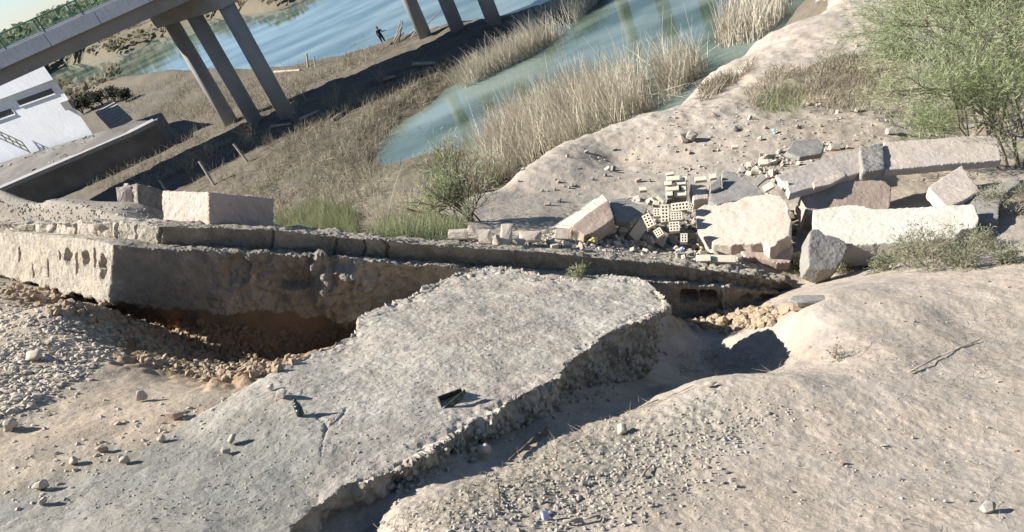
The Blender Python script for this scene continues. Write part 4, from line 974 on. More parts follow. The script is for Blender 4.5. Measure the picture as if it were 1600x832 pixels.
# ------------------------------------------------------------------ gravel and crumbs (nobody could count them)
def ico(sub=1):
    bm = bmesh.new(); bmesh.ops.create_icosphere(bm, subdivisions=sub, radius=.5)
    v = np.array([x.co[:] for x in bm.verts]); f = np.array([[q.index for q in x.verts] for x in bm.faces]); bm.free(); return v, f
ICV, ICF = ico(1)
def scatter(name, P, n, s0, s1, m, seed, flat=(.45, .8), sink=.2, dens=None, power=2.0, feather_px=22.0):
    rr = np.random.RandomState(seed); r = random.Random(seed); Vs, Fs = [], []; k = 0
    tries = 0
    while k < n and tries < n * 6:
        tries += 1
        x, y = sample(P, r)
        if r.random() > min(1, poly_sd(np.array([float(x)]), np.array([float(y)]), P)[0] / feather_px + .05): continue
        h = hit(x, y)
        if not h or h[2] > 16: continue
        s = (s0 + (s1 - s0) * r.random() ** power)
        A = rr.randn(3, 3); Q, _ = np.linalg.qr(A)
        nrm = np.array(h[1]); t1 = np.cross(nrm, rr.randn(3)); t1 /= np.linalg.norm(t1); t2 = np.cross(nrm, t1)
        til = rr.randn() * .35
        sc3 = np.array([1, r.uniform(.6, .9), r.uniform(*flat)]) * s
        v = ICV * (1 + .18 * rr.randn(len(ICV), 1)) * sc3
        v = v @ np.array([[1, 0, 0], [0, math.cos(til), math.sin(til)], [0, -math.sin(til), math.cos(til)]])
        v = v @ np.stack([t1, t2, nrm]) + np.array(h[0]) + nrm * s * sc3[2] / s * .5 * (1 - sink * 2)
        Vs.append(v); Fs.append(ICF + k * len(ICV)); k += 1
    o = np_mesh(name, np.concatenate(Vs), np.concatenate(Fs), m, None, False); return kind(o, 'stuff')
scatter('soil_crumbs', [(-10, 436), (90, 455), (170, 480), (250, 498), (330, 560), (250, 560), (120, 500), (-10, 470)], 900, .012, .11, M['clod'], 31, flat=(.6, 1), power=3, sink=.4)
scatter('gravel', [(-20, 462), (40, 466), (130, 492), (210, 520), (200, 555), (150, 590), (60, 640), (-20, 680)], 2300, .014, .07, M['pebble'], 1, power=2.6, flat=(.4, .7), sink=.45)
scatter('gravel', [(0, 600), (300, 600), (400, 600), (300, 680), (100, 780), (-10, 820)], 300, .010, .045, M['pebble'], 2, power=3, flat=(.5, .7), sink=.45)
scatter('soil_crumbs', [(200, 490), (330, 500), (470, 520), (560, 505), (500, 545), (430, 590), (330, 600), (210, 570)], 2800, .010, .085, M['clod'], 3, flat=(.6, 1), power=3, sink=.35)
scatter('soil_crumbs', [(1060, 500), (1100, 490), (1240, 480), (1210, 510), (1130, 525)], 650, .012, .11, M['clod'], 4, flat=(.6, 1), power=3, sink=.35)
scatter('soil_crumbs', [(560, 832), (760, 735), (1000, 628), (1140, 600), (1260, 640), (1140, 760), (980, 840), (700, 860)], 3000, .005, .03, M['rock'], 5, power=2.6, sink=.38, feather_px=110)
scatter('soil_crumbs', [(1000, 640), (1590, 440), (1590, 832), (860, 832)], 1200, .004, .02, M['rock'], 6, power=4, sink=.35, feather_px=60)
scatter('soil_crumbs', [(700, 380), (1000, 340), (1230, 400), (1400, 415), (1240, 430), (900, 402)], 1300, .015, .06, M['rock'], 7)
scatter('soil_crumbs', [(-10, 300), (120, 312), (240, 324), (330, 346), (250, 354), (0, 348)], 600, .01, .05, M['rock'], 41, power=3, sink=.4)
scatter('rubble_bits', [(860, 362), (960, 345), (1040, 330), (1200, 300), (1240, 350), (1250, 405), (1160, 412), (980, 390), (860, 385)], 1600, .015, .085, M['wall_top'], 21, flat=(.6, 1), power=2.5, sink=.2)
scatter('rubble_bits', [(1130, 275), (1200, 235), (1330, 222), (1230, 265), (1210, 292)], 350, .02, .07, M['wall_top'], 22, flat=(.6, 1), power=2.5, sink=.2)
scatter('soil_crumbs', [(760, 330), (1100, 140), (1400, 60), (1590, 240), (1300, 260), (1040, 290)], 900, .02, .07, M['rock'], 8, power=3)
scatter('slab_grit', [(780, 420), (1030, 450), (990, 500), (870, 585), (620, 730), (480, 800), (420, 830), (100, 830), (0, 825), (400, 600), (570, 505)], 3400, .004, .017, M['rock'], 9, power=3.5, sink=.42)
scatter('edge_pebbles', [(560, 755), (750, 655), (900, 565), (1035, 470), (1055, 555), (960, 625), (840, 675), (620, 790)], 350, .012, .05, M['wall_top'], 10, power=2, flat=(.6, 1), sink=.35)

# ------------------------------------------------------------------ small things on the slab and soil
h = hit(700, 630); D_ = h[2] - .02
def cf(x, y, D): return V(x, y, D=D)
ti = empty('tin_box', 'small open dark mossy tin trough lying on the foreground slab', 'tin box', tuple(h[0]))
def Z5(x, y): return 640 + x / 9.243, 580 + y / 9.243
th = .006
p = [cf(*Z5(405, 375), D_), cf(*Z5(745, 252), D_ + .09), cf(*Z5(810, 262), D_ + .08), cf(*Z5(470, 565), D_ - .05)]
q = [cf(*Z5(430, 510), D_ + .05), cf(*Z5(760, 300), D_ + .15)]
nn = Vector((0.1, .5, -.3)).normalized()
def sheet(name, pts, thick, m, parent):
    c0 = (pts[1] - pts[0]).cross(pts[-1] - pts[0]).normalized() * thick
    o = prism(name, pts, [x + c0 for x in pts], m); return adopt(o, parent)
sheet('back_wall', [p[0], p[1], q[1], q[0]], .004, M['tin'], ti)
sheet('front_wall', [cf(*Z5(465, 560), D_ - .06), cf(*Z5(640, 400), D_ - .03), cf(*Z5(800, 262), D_ + .03), cf(*Z5(815, 310), D_ + .05), cf(*Z5(740, 440), D_ + .0), cf(*Z5(530, 585), D_ - .05)], .004, M['tin'], ti)
sheet('floor', [q[0], q[1], cf(*Z5(800, 320), D_ + .06), cf(*Z5(505, 580), D_ - .04)], .003, M['tin'], ti)
sheet('end_wall', [p[0], cf(*Z5(465, 560), D_ - .055), cf(*Z5(505, 580), D_ - .035), q[0]], .004, M['tin'], ti)
a = hit(469, 648)
b = MB()
axb = (cf(463, 630, a[2]) - cf(472, 652, a[2])).normalized(); base = cf(470, 649, a[2] - .02)
prof = [(0, .022), (.045, .024), (.075, .020), (.095, .010), (.115, .010)]
for (s0_, r0_), (s1_, r1_) in zip(prof[:-1], prof[1:]): b.add(tube(base + axb * s0_ * .8, base + axb * s1_ * .8, r0_ * .9, r1_ * .9, 12, True))
o = b.build('broken_bottle', M['glassg'], None, True); tag(o, 'small dark green broken bottle lying near the left edge of the slab', 'bottle')
def crumple(name, x0, x1, y0, y1, m, seed, label, cat='litter'):
    o = stone(name, x0, x1, y0, y1, m, seed, label, cat, None, rot=seed * 31, blocky=.3, rough=.16, depth=.6); return o
crumple('plastic_litter', 842, 861, 797, 812, M['plastic_blue'], 201, 'crumpled blue and white plastic scrap on the near soil')
crumple('plastic_litter', 1060, 1070, 383, 397, M['plastic_blue'], 202, 'violet-blue plastic scrap in the debris below the perforated bricks')
crumple('plastic_litter', 1345, 1388, 393, 412, M['plastic_clear'], 203, 'crumpled pale blue film before the whitewashed beam')
crumple('plastic_litter', 1088, 1097, 380, 392, M['plastic_yellow'], 204, 'yellow wrapper scrap under the cream slab')
crumple('plastic_litter', 1165, 1175, 386, 402, M['plastic_green'], 205, 'green film scrap beside the pinkish broken panel')
crumple('plastic_litter', 1260, 1276, 398, 410, M['plastic_green'], 206, 'dark green film scrap at the foot of the grey wedge chunk')
crumple('plastic_litter', 1203, 1214, 202, 210, M['plastic_clear'], 207, 'pale scrap lying on the bank beyond the pile')
crumple('plastic_litter', 918, 936, 368, 384, M['plastic_yellow'], 208, 'pale yellow scrap below the leaning wall fragment')
def stick(pts, r0, r1, m, label, name='stick', cat='stick', lift=.01):
    b = MB(); P = []
    for x, y in pts:
        h = hit(x, y); P.append(h[0] + h[1] * (lift + r0))
    for i in range(len(P) - 1):
        ra = r0 + (r1 - r0) * i / (len(P) - 1); rb_ = r0 + (r1 - r0) * (i + 1) / (len(P) - 1)
        b.add(tube(P[i], P[i + 1], ra, rb_, 7))
    o = b.build(name, m, None, True); return tag(o, label, cat)
stick([(856, 678), (838, 690), (826, 702), (812, 714), (797, 726)], .014, .006, M['darkwood'], 'long dark bent stick on the soil beside the slab edge')
stick([(778, 762), (780, 785), (779, 800)], .005, .003, M['darkwood'], 'short thin dark twig lying upright in the picture on the near soil')
stick([(880, 822), (910, 818), (938, 812)], .008, .004, M['wood'], 'pale dry stick near the lower frame edge')
stick([(1000, 640), (1030, 628), (1060, 618), (1085, 606)], .004, .002, M['twig'], 'thin dry stem along the rim of the pit')
stick([(1420, 585), (1470, 560), (1530, 535)], .005, .003, M['wood'], 'pale dry stem on the right-hand soil slope')
stick([(1003, 750), (1012, 738), (1020, 731)], .006, .004, M['wood'], 'short pale stick end on the near soil right of the debris')
stick([(972, 318), (985, 312), (1000, 309)], .01, .006, M['darkwood'], 'dark stick lying over the pale grey sheet')

# litter of fine dry stems on the near soil
def blades(name, P, n, h0, h1, w, m, seed, lean=.25, segs=3, base='ground', clump=None, wind=(0.15, 0.0), spread=0.0, flop=0.0, mind=0, maxd=999):
    r = random.Random(seed); rr = np.random.RandomState(seed); Vs, Fs = [], []; k = 0; tries = 0
    polys = P
    while k < n and tries < n * 8:
        tries += 1
        x, y = sample(polys, r)
        if base == 'water': q = Vector(U(x, y, z=-.05))
        else:
            h = hit(x, y)
            if not h or h[2] < mind or h[2] > maxd: continue
            q = h[0]
        if clump:
            c_ = fbm(np.array([[q.x, q.y, 0]]), clump, 2, .5, seed)[0]
            if c_ < r.uniform(-.35, .25): continue
        L = r.uniform(h0, h1) * (1 if r.random() > .08 else 1.3) * (.75 + .5 * (fbm(np.array([[q.x, q.y, 3.0]]), .5, 2, .5, 7)[0] + .5)); a_ = r.uniform(0, 6.283)
        d = np.array([math.cos(a_) * lean * r.random() + wind[0], math.sin(a_) * lean * r.random() + wind[1], 1.0])
        if flop and r.random() < flop: d = np.array([math.cos(a_), math.sin(a_), r.uniform(.1, .5)])
        d /= np.linalg.norm(d)
        bend = np.array([math.cos(a_), math.sin(a_), -.3]) * r.uniform(.02, .28) + np.array([wind[0], wind[1], 0]) * .5
        view = (np.array(q) - EYE); side = np.cross(d, view / np.linalg.norm(view)); side = side / (np.linalg.norm(side) + 1e-9)
        ang = r.uniform(-.9, .9); side = side * math.cos(ang) + np.cross(d, side) * math.sin(ang)
        base_ = np.array(q)
        row = []
        for s in range(segs + 1):
            t = s / segs; c_ = base_ + d * L * t + bend * L * t * t; ww = w * (1 - .85 * t) * r.uniform(.8, 1.2)
            row += [c_ - side * ww / 2, c_ + side * ww / 2]
        Vs += row; b0 = k * 2 * (segs + 1)
        Fs += [(b0 + 2 * s, b0 + 2 * s + 1, b0 + 2 * s + 3, b0 + 2 * s + 2) for s in range(segs)]; k += 1
    o = np_mesh(name, np.array(Vs), np.array(Fs), m, None, False); return kind(o, 'stuff')
# reed beds in the inlet
blades('reeds', [(750, 262), (770, 232), (800, 196), (860, 170), (960, 146), (1040, 118), (1092, 98), (1108, 112), (1050, 160), (960, 205), (870, 245), (800, 285), (740, 305), (720, 290)], 6000, .8, 2.3, .034, M['reed'], 1, lean=.35, wind=(-.02, .0), clump=.7, base='water', flop=.08)
blades('reeds', [(1112, 66), (1150, 40), (1190, 0), (1240, -40), (1262, -30), (1228, 28), (1190, 66), (1130, 78)], 1300, .9, 2.2, .034, M['reed'], 2, lean=.35, base='water', clump=.3)
blades('reeds', [(700, 140), (740, 105), (800, 70), (860, 28), (900, -5), (960, -20), (900, 40), (840, 85), (790, 110), (730, 140)], 4200, .7, 1.7, .035, M['reed'], 3, lean=.5, base='water', clump=.25, wind=(-.1, 0))
blades('reeds', [(560, 330), (640, 290), (740, 290), (760, 300), (690, 350), (600, 372)], 900, .5, 1.6, .022, M['reed'], 4, lean=.6, clump=.3, flop=.2, mind=18)
blades('dry_grass', [(470, 200), (620, 150), (640, 240), (600, 330), (480, 370), (430, 350), (400, 300)], 3000, .2, .8, .03, M['dry'], 5, lean=.8, clump=.35, flop=.3, mind=16)
blades('dry_grass', [(600, 270), (700, 240), (820, 250), (850, 250), (760, 300), (700, 340), (620, 340)], 2000, .4, 1.2, .024, M['dry'], 15, lean=.7, clump=.3, flop=.25, mind=16)
blades('green_grass', [(425, 340), (500, 318), (560, 335), (560, 372), (430, 366)], 2600, .2, .75, .022, M['grass'], 6, lean=.5, clump=.5, mind=14)
blades('green_grass', [(560, 360), (640, 345), (720, 335), (735, 365), (700, 380), (560, 374)], 1500, .06, .26, .009, M['grass'], 7, lean=.6, clump=1.2, maxd=16)
blades('dry_grass', [(1165, 150), (1200, 110), (1290, 85), (1400, 90), (1430, 190), (1330, 175), (1230, 185), (1180, 180)], 4200, .08, .28, .013, M['dry'], 8, lean=1.0, clump=1.0, flop=.4)
blades('green_grass', [(1175, 160), (1230, 130), (1260, 150), (1250, 175), (1190, 178)], 500, .08, .24, .012, M['grass'], 9, lean=.9, clump=1.0)
blades('green_grass', [(1380, 170), (1440, 160), (1500, 190), (1480, 208), (1400, 205)], 700, .08, .26, .012, M['grass'], 10, lean=.9, clump=1.0)
blades('dry_grass', [(1100, 140), (1130, 108), (1180, 100), (1170, 115), (1120, 150), (1095, 160)], 900, .1, .4, .02, M['dry'], 11, lean=.9, clump=.8, flop=.3)
blades('dry_grass', [(560, 832), (760, 745), (980, 635), (1060, 620), (900, 730), (700, 832)], 900, .02, .08, .003, M['twig'], 12, lean=1.5, flop=.97, segs=2)
blades('dry_grass', [(1300, 520), (1590, 470), (1590, 620), (1400, 600)], 420, .02, .09, .0035, M['dry'], 13, lean=1.5, flop=.9, segs=2)
blades('dry_grass', [(1050, 560), (1100, 545), (1260, 560), (1240, 585), (1060, 590)], 260, .03, .12, .004, M['dry'], 14, lean=1.5, flop=.9, segs=2)
blades('dry_grass', [(0, 290), (120, 250), (300, 200), (480, 100), (480, 160), (330, 240), (230, 300)], 2600, .2, .7, .03, M['dry'], 16, lean=.9, clump=.3, flop=.2, mind=25)

blades('dry_grass', [(300, 240), (420, 200), (470, 210), (430, 300), (380, 330), (300, 300)], 900, .15, .6, .03, M['dry'], 20, lean=.9, clump=.5, flop=.3, mind=25)
blades('dry_grass', [(860, 832), (1200, 640), (1590, 560), (1590, 832)], 260, .015, .06, .003, M['dry'], 22, lean=1.5, flop=.95, segs=2)
blades('dry_grass', [(130, 150), (250, 128), (400, 115), (380, 170), (250, 195), (200, 178)], 1500, .2, .9, .035, M['dry'], 19, lean=.9, clump=.4, flop=.3, mind=25)
blades('dry_grass', [(250, 115), (400, 108), (530, 90), (620, 62), (640, 62), (470, 150), (340, 190), (250, 190)], 3600, .15, .7, .035, M['dry'], 17, lean=.9, clump=.4, flop=.3, mind=25)
blades('dry_grass', [(460, 200), (640, 120), (720, 90), (700, 130), (640, 190), (500, 240), (430, 250)], 2400, .15, .6, .03, M['dry'], 18, lean=.9, clump=.4, flop=.3, mind=25)
# ------------------------------------------------------------------ shrubs
def grow(r, base, d, L, rad, lev, nseg, segs, tips, spread, up=.15):
    p = Vector(base); d = Vector(d).normalized()
    for i in range(nseg):
        q = p + d * (L / nseg); segs.append((p.copy(), q.copy(), rad * (1 - .5 * i / nseg), rad * (1 - .5 * (i + 1) / nseg)))
        if lev > 0 and (i > 0 or nseg < 3):
            for _ in range(r.choice((1, 2))):
                nd = (d + Vector((r.gauss(0, 1), r.gauss(0, 1), r.gauss(0, .7) + up)) * spread).normalized()
                grow(r, q, nd, L * r.uniform(.45, .75), rad * .55, lev - 1, max(2, nseg - 1), segs, tips, spread, up)
        p = q; d = (d + Vector((r.gauss(0, 1), r.gauss(0, 1), r.gauss(0, 1) + up)) * .14).normalized()
    tips.append((p, d))
def branch_mesh(name, segs, m, parent=None, n=4):
    b = MB()
    for p, q, r0, r1 in segs: b.add(tube(p, q, r0, r1, n, False))
    return b.build(name, m, parent, True)
def bare_shrub(px_, py_, hpx, seed, label, group, m='twig', stems=6, spread=.55, lev=2, rad=.018, name='bare_shrub', cat='shrub'):
    h = hit(px_, py_); Hh = hpx / F_PX * h[2]; r = random.Random(seed); segs, tips = [], []
    for i in range(stems):
        d = Vector((r.gauss(0, .45), r.gauss(0, .45), 1)); grow(r, h[0] + Vector((r.gauss(0, .08), r.gauss(0, .08), -.05)), d, Hh * r.uniform(.5, .75), rad * Hh, lev, 4, segs, tips, spread)
    o = branch_mesh(name, segs, M[m]); o.data.transform(Matrix.Translation(-h[0])); o.location = h[0]
    return tag(o, label, cat, group)
for i, (x, y, hp, lab) in enumerate(((402, 226, 42, 'bare twiggy shrub below the left bridge columns, beside the leaning stake'), (332, 262, 42, 'bare twiggy shrub between the two pale leaning stakes'), (466, 192, 40, 'bare shrub at the foot of the nearest bridge column'),
    (527, 172, 38, 'dead branching bush at the shadow edge right of the columns'), (560, 156, 26, 'small dead bush in the middle of the bridge shadow edge'), (596, 136, 30, 'dead bush in the shadow nearest the far columns'),
    (236, 226, 28, 'bare shrub in front of the dark terrace wall, nearest its end'), (262, 214, 24, 'bare shrub right of the terrace corner'), (192, 248, 30, 'bare shrub in the middle of the dark terrace wall'), (146, 272, 34, 'bare shrub before the left part of the terrace wall'),
    (112, 292, 30, 'low bare shrub just over the ledge at left'), (430, 236, 26, 'low bare shrub right of the leaning stakes'), (300, 278, 26, 'low bare shrub above the pinkish block'), (820, 66, 18, 'dry tuft bush on the tip of the spit'),
    (670, 215, 22, 'brown dry tuft standing in the blue water'), (620, 212, 22, 'dark dry bush on the mud left of the inlet'), (600, 222, 24, 'grey brown bush on the mud flat left of the inlet'), (480, 132, 22, 'sparse bush above the shadow at the shore'), (555, 80, 16, 'thin bush at the shore left of the figure'), (575, 68, 14, 'tiny dark bush at the shore beside the figure'))):
    bare_shrub(x, y, hp, 500 + i, lab, 'bare shrubs on the spit', stems=7, rad=.011, lev=3 if hp > 25 else 2)
bare_shrub(66, 306, 22, 560, 'small dry tuft on the edge of the ledge at left', None, stems=12, rad=.012, lev=1)
for i, (x, y, hp, lab) in enumerate(((130, 178, 32, 'dark stump-like bush at the corner of the white building'), (146, 172, 32, 'dark bush second from the building corner'), (162, 166, 30, 'dark bush third from the building corner'), (180, 162, 30, 'dark bush fourth from the building corner'), (198, 160, 26, 'dark bush above the terrace end'))):
    h = hit(x, y); Hh = hp * .7 / F_PX * h[2]
    t = empty('dark_bush', lab, 'bush', tuple(h[0]), 'dark bushes by the building')
    r = random.Random(600 + i); segs, tips = [], []
    for k in range(6): grow(r, h[0], (r.gauss(0, .3), r.gauss(0, .3), 1), Hh * .6, .05, 2, 3, segs, tips, .5)
    adopt(branch_mesh('branches', segs, M['darkwood']), t)
    Vs, Fs = [], []
    for p, d in tips:
        for _ in range(9):
            c_ = p + Vector((r.gauss(0, .18), r.gauss(0, .18), r.gauss(0, .2))); a = Vector((r.gauss(0, 1), r.gauss(0, 1), r.gauss(0, 1))).normalized(); b_ = a.orthogonal()
            k0 = len(Vs); Vs += [c_ - a * .12, c_ + b_ * .05, c_ + a * .12, c_ - b_ * .05]; Fs.append((k0, k0 + 1, k0 + 2, k0 + 3))
    adopt(np_mesh('foliage', np.array([tuple(v) for v in Vs]), np.array(Fs), leaf_mat('dark_leaf', (.02, .022, .015), (.04, .042, .028)) if i == 0 else bpy.data.materials['dark_leaf'], None, False), t)

def feather(name, tips, r, m, n, L, w, spread, droop=.2, parent=None, seed=0):
    """fine scale-leaved sprays round the twig ends"""
    Vs, Fs = [], []
    for p, d in tips:
        for _ in range(n):
            s = Vector((r.gauss(0, 1), r.gauss(0, 1), r.gauss(0, 1))) * spread
            a = (d + Vector((r.gauss(0, .8), r.gauss(0, .8), r.gauss(0, .6) - droop + .3))).normalized(); l_ = L * r.uniform(.5, 1.2)
            b_ = a.cross(Vector((r.gauss(0, 1), r.gauss(0, 1), r.gauss(0, 1)))).normalized() * w * r.uniform(.6, 1.2)
            c_ = p + s; mid = c_ + a * l_ * .5; e = c_ + a * l_ + Vector((0, 0, -droop * l_ * .3))
            k0 = len(Vs); Vs += [tuple(c_ - b_ * .4), tuple(c_ + b_ * .4), tuple(mid + b_), tuple(mid - b_), tuple(e)]
            Fs += [(k0, k0 + 1, k0 + 2), (k0, k0 + 2, k0 + 3), (k0 + 3, k0 + 2, k0 + 4)]
    return np_mesh(name, np.array(Vs), np.array(Fs), m, parent, False)
def leafy(name, px_, py_, hpx, seed, label, cat, m, stems, lev, spread, L, w, n, rad, tspread, group=None, lean=(0, 0), trunk='trunk', crown='crown', base=None, splay=.45, bark='bark'):
    h = hit(px_, py_); b0 = base or h[0]; D_ = (b0 - Vector(EYE)).dot(Vector(Fv)); Hh = hpx / F_PX * D_; r = random.Random(seed); segs, tips = [], []
    for i in range(stems):
        d = Vector((r.gauss(0, splay) + lean[0], r.gauss(0, splay) + lean[1], 1))
        grow(r, b0 + Vector((r.gauss(0, .05 * Hh), r.gauss(0, .05 * Hh), -.05)), d, Hh * r.uniform(.55, .75), rad, lev, 5, segs, tips, spread, .12)
    t = empty(name, label, cat, tuple(b0), group)
    adopt(branch_mesh(trunk, segs, M[bark], None, 5), t)
    adopt(feather(crown, tips, r, M[m], n, L, w, tspread), t)
    return t, tips
leafy('tamarisk_tree', 1530, 208, 290, 3, 'feathery light green tamarisk tree with bare lower stems at the upper right', 'tree', 'leaf', 9, 3, .42, .13, .0048, 46, .030, .13, lean=(.22, .1))
leafy('tamarisk_tree', 1590, 262, 190, 8, 'feathery tamarisk bush at the right frame edge behind the propped beam', 'tree', 'leaf', 6, 3, .45, .12, .0045, 24, .02, .09, lean=(.15, .0))
leafy('tamarisk_tree', 1478, 110, 130, 12, 'pale young tamarisk behind and left of the large one', 'tree', 'leaf', 5, 3, .38, .12, .005, 20, .02, .09, lean=(.05, 0))
leafy('young_tamarisk', 738, 347, 105, 21, 'small many-stemmed green bush on the bank left of the rubble', 'bush', 'leaf', 11, 2, .34, .09, .005, 7, .013, .05, lean=(-.10, 0), trunk='stems', crown='foliage', splay=.36)
for i, (x, y, hp, st_, lab) in enumerate(((1420, 418, 52, 9, 'grey green weed before the whitewashed beam, leftmost of the weed patch'), (1455, 420, 60, 11, 'tallest grey green weed in front of the beam'), (1495, 405, 46, 9, 'low weed right of the tall one before the beam'), (1380, 424, 26, 7, 'small weed near the crumpled film'),
    (1578, 335, 56, 12, 'bushy grey green weed at the right edge beside the grey panel'), (1535, 392, 34, 9, 'brownish weed right of the weed patch'), (1256, 424, 24, 8, 'small weed at the left of the grey wedge chunk'), (1320, 426, 22, 8, 'low weed at the right foot of the grey wedge chunk'), (1500, 420, 30, 8, 'low weed between two larger weeds'), (1575, 410, 28, 8, 'dry brown weed on the pinkish soil at right'))):
    leafy('weed', x, y, hp, 700 + i, lab, 'weed', 'leaf2', st_, 2, .5, .045, .005, 3, .005, .03, 'weeds by the rubble', trunk='stems', crown='foliage', splay=.6, bark='twig')
h = V(906, 428, D=6.9)
leafy('weed', 906, 428, 22, 720, 'small green weed growing between the wall and the slab', 'weed', 'grass', 6, 1, .5, .05, .006, 5, .004, .02, trunk='stems', crown='foliage', splay=.6, base=h)
leafy('weed', 1308, 558, 30, 721, 'tiny green weed on the right rim of the pit', 'weed', 'leaf2', 6, 1, .6, .03, .004, 4, .003, .02, trunk='stems', crown='foliage', splay=.9)

# ------------------------------------------------------------------ stakes, driftwood, person, bird
def stake(x0, y0, x1, y1, rad, label):
    h = hit(x0, y0); p0 = h[0] - Vector((0, 0, .2)); p1 = V(x1, y1, D=h[2] - .1)
    o = MB().add(tube(p0, p1, rad, rad * .85, 8)).build('stake', M['wood']); o.data.transform(Matrix.Translation(-p0)); o.location = p0
    return tag(o, label, 'stake', 'leaning stakes on the spit')
stake(335, 290, 311, 252, .085, 'pale leaning wooden stake left of the pair above the green grass')
stake(388, 254, 365, 225, .085, 'pale leaning wooden stake right of the pair near the columns')
stake(260, 300, 249, 282, .085, 'short stake showing just above the pinkish block')
stake(480, 106, 479, 84, .09, 'upright pale post on the shore between the bridge bents')
stake(492, 106, 490, 88, .06, 'thin second post on the shore beside the pale post')
def log(x0, y0, x1, y1, rad, label, m='wood'):
    a, b_ = hit(x0, y0)[0], hit(x1, y1)[0]; o = MB().add(tube(a + Vector((0, 0, rad)), b_ + Vector((0, 0, rad)), rad, rad * .7, 8)).build('driftwood_log', M[m]); o.data.transform(Matrix.Translation(-a)); o.location = a
    return tag(o, label, 'driftwood', 'driftwood on the spit')
log(648, 104, 681, 102, .14, 'pale bleached log at the edge of the bridge shadow'); log(470, 190, 500, 176, .12, 'pale log beside the nearest column shadow'); log(600, 128, 618, 122, .12, 'short pale log on the sunny side of the shadow')
log(520, 190, 545, 172, .10, 'thin pale branch lying along the shadow edge'); log(425, 200, 455, 196, .10, 'pale branch in front of the nearest column'); log(430, 115, 470, 112, .12, 'long drift log on the far shore of the spit')
pile = empty('driftwood_pile', 'heap of drift branches leaning at the foot of the sunlit far column', 'driftwood', tuple(hit(632, 62)[0]))
r = random.Random(31); pb = hit(632, 62)[0]
for k in range(12):
    a = pb + Vector((r.uniform(-1.6, 1.6), r.uniform(-.8, .8), 0)); b_ = a + Vector((r.uniform(.3, 2.0), r.uniform(-.5, .5), r.uniform(.3, 1.5)))
    adopt(MB().add(tube(a, b_, .07, .04, 6)).build('branch', M['wood' if k % 3 else 'darkwood']), pile)

def skin_body(name, joints, edges, rad, m, parent=None):
    me = bpy.data.meshes.new(name); me.from_pydata([tuple(j) for j in joints], edges, []); o = bpy.data.objects.new(name, me); COL.objects.link(o)
    md = o.modifiers.new('s', 'SKIN'); 
    for v, q in zip(me.skin_vertices[0].data, rad): v.radius = (q, q)
    me.skin_vertices[0].data[0].use_root = True
    sb = o.modifiers.new('u', 'SUBSURF'); sb.levels = 2; sb.render_levels = 2
    dg = bpy.context.evaluated_depsgraph_get(); dg.update()
    nm = bpy.data.meshes.new_from_object(o.evaluated_get(dg)); o.modifiers.clear(); o.data = nm; nm.materials.clear(); nm.materials.append(m)
    nm.polygons.foreach_set('use_smooth', [True] * len(nm.polygons))
    if parent: adopt(o, parent)
    return o
pf = Vector(U(597, 62, z=0.25)); pf = Vector((pf.x, pf.y + .5, -.45))
pe = empty('person', 'person in dark clothing standing at the water edge with one arm held forward', 'person', tuple(pf))
def PJ(x, y, z): return pf + Vector((x, y, z))
J = [PJ(0, 0, .95), PJ(0, 0, 1.15), PJ(0, 0, 1.38), PJ(.0, 0, 1.47), PJ(-.17, 0, 1.40), PJ(.17, 0, 1.40), PJ(-.22, .02, 1.12), PJ(.30, -.05, 1.18), PJ(-.20, -.06, .88), PJ(.50, -.10, 1.22),
     PJ(-.10, 0, .88), PJ(.10, 0, .88), PJ(-.12, -.02, .48), PJ(.13, .03, .48), PJ(-.12, 0, .06), PJ(.14, .04, .06)]
Eg = [(0, 1), (1, 2), (2, 3), (2, 4), (2, 5), (4, 6), (5, 7), (6, 8), (7, 9), (0, 10), (0, 11), (10, 12), (11, 13), (12, 14), (13, 15)]
skin_body('clothed_body', J, Eg, [.14, .13, .15, .06, .07, .07, .05, .05, .035, .035, .10, .10, .07, .07, .045, .045], M['cloth'], pe)
for hx, hy, hz in ((-.20, -.07, .84), (.55, -.11, 1.23)):
    b = MB().add(tube(PJ(hx, hy, hz), PJ(hx + (.03 if hx > 0 else 0), hy, hz - .05), .035, .03, 8))
    for k in range(4):
        b.add(tube(PJ(hx - .02 + k * .014, hy, hz - .03), PJ(hx - .02 + k * .014 + (.04 if hx > 0 else 0), hy - .01, hz - .12 + .01 * (k % 2)), .009, .006, 6))
    b.add(tube(PJ(hx + .03, hy, hz - .01), PJ(hx + .06, hy, hz - .06), .010, .008, 6))
    adopt(b.build('hand', M['skin'], None, True), pe)
bm = bmesh.new(); bmesh.ops.create_uvsphere(bm, u_segments=16, v_segments=12, radius=.105, matrix=Matrix.Translation(PJ(0, -.01, 1.60)) @ Matrix.Diagonal((.85, .95, 1.15, 1)))
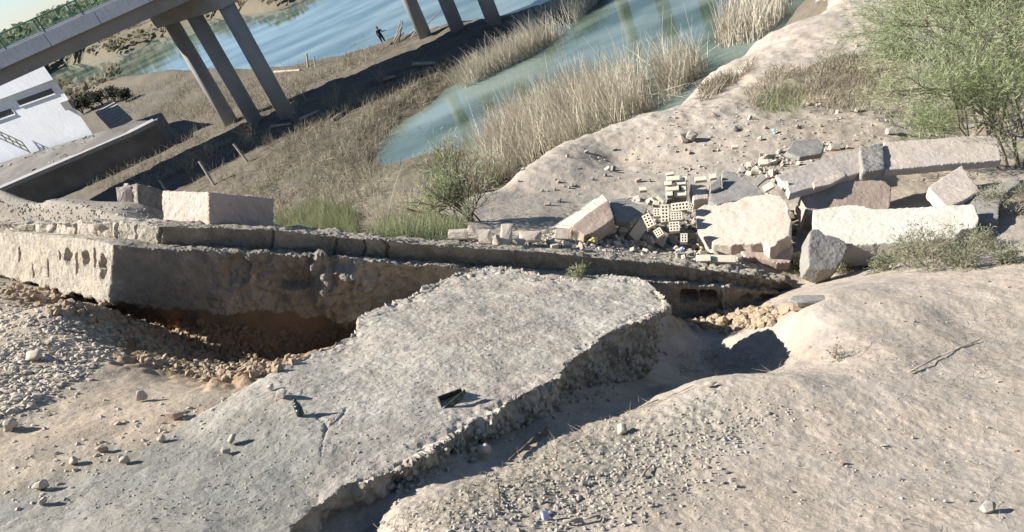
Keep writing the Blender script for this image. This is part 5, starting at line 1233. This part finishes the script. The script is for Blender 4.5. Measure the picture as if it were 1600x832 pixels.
me = bpy.data.meshes.new('head'); bm.to_mesh(me); bm.free(); me.materials.append(M['skin']); o = bpy.data.objects.new('head', me); COL.objects.link(o); adopt(o, pe)
bm = bmesh.new(); bmesh.ops.create_uvsphere(bm, u_segments=16, v_segments=12, radius=.112, matrix=Matrix.Translation(PJ(0, .012, 1.63)) @ Matrix.Diagonal((.9, .98, 1.05, 1)))
me = bpy.data.meshes.new('hair'); bm.to_mesh(me); bm.free(); me.materials.append(M['hair']); o = bpy.data.objects.new('hair', me); COL.objects.link(o); adopt(o, pe)
# ------------------------------------------------------------------ far bank woods
def wood(name, pts, m, seed, n=26, leaf=.5, hh=(5, 9), cr=3.0):
    r = random.Random(seed); Vs, Fs = [], []
    for x, y, z0 in pts:
        h_ = r.uniform(*hh)
        for k in range(n):
            v = Vector((r.gauss(0, 1), r.gauss(0, 1), r.gauss(0, 1))).normalized() * r.random() ** .4
            c_ = Vector((x + v.x * cr, y + v.y * cr, z0 + h_ * .55 + v.z * h_ * .5)); a = Vector((r.gauss(0, 1), r.gauss(0, 1), r.gauss(0, 1))).normalized(); b_ = a.orthogonal()
            s = leaf * r.uniform(.5, 1.3); k0 = len(Vs); Vs += [tuple(c_ - a * s), tuple(c_ + b_ * s), tuple(c_ + a * s), tuple(c_ - b_ * s)]; Fs.append((k0, k0 + 1, k0 + 2, k0 + 3))
    return kind(np_mesh(name, np.array(Vs), np.array(Fs), m, None, False), 'stuff')
r = random.Random(77); pts = []
for k in range(420):
    a = math.radians(r.uniform(-48, 10)); R = r.uniform(210, 420); x, y = R * math.sin(a), R * math.cos(a); q = drop(x, y)
    if q and q.z > .8: pts.append((x, y, q.z))
wood('woodland', pts, leaf_mat('wood_leaf', (.10, .13, .07), (.17, .20, .12), .05), 5, 90, .75, (6, 10), 5)
pts = []
for k in range(260):
    a = math.radians(r.uniform(-42, 0)); R = r.uniform(115, 200); x, y = R * math.sin(a), R * math.cos(a); q = drop(x, y)
    if q and q.z > .3: pts.append((x, y, q.z))
wood('scrub', pts, leaf_mat('scrub_leaf', (.20, .17, .11), (.12, .12, .07), .08), 6, 40, .35, (1, 2.6), 2.2)
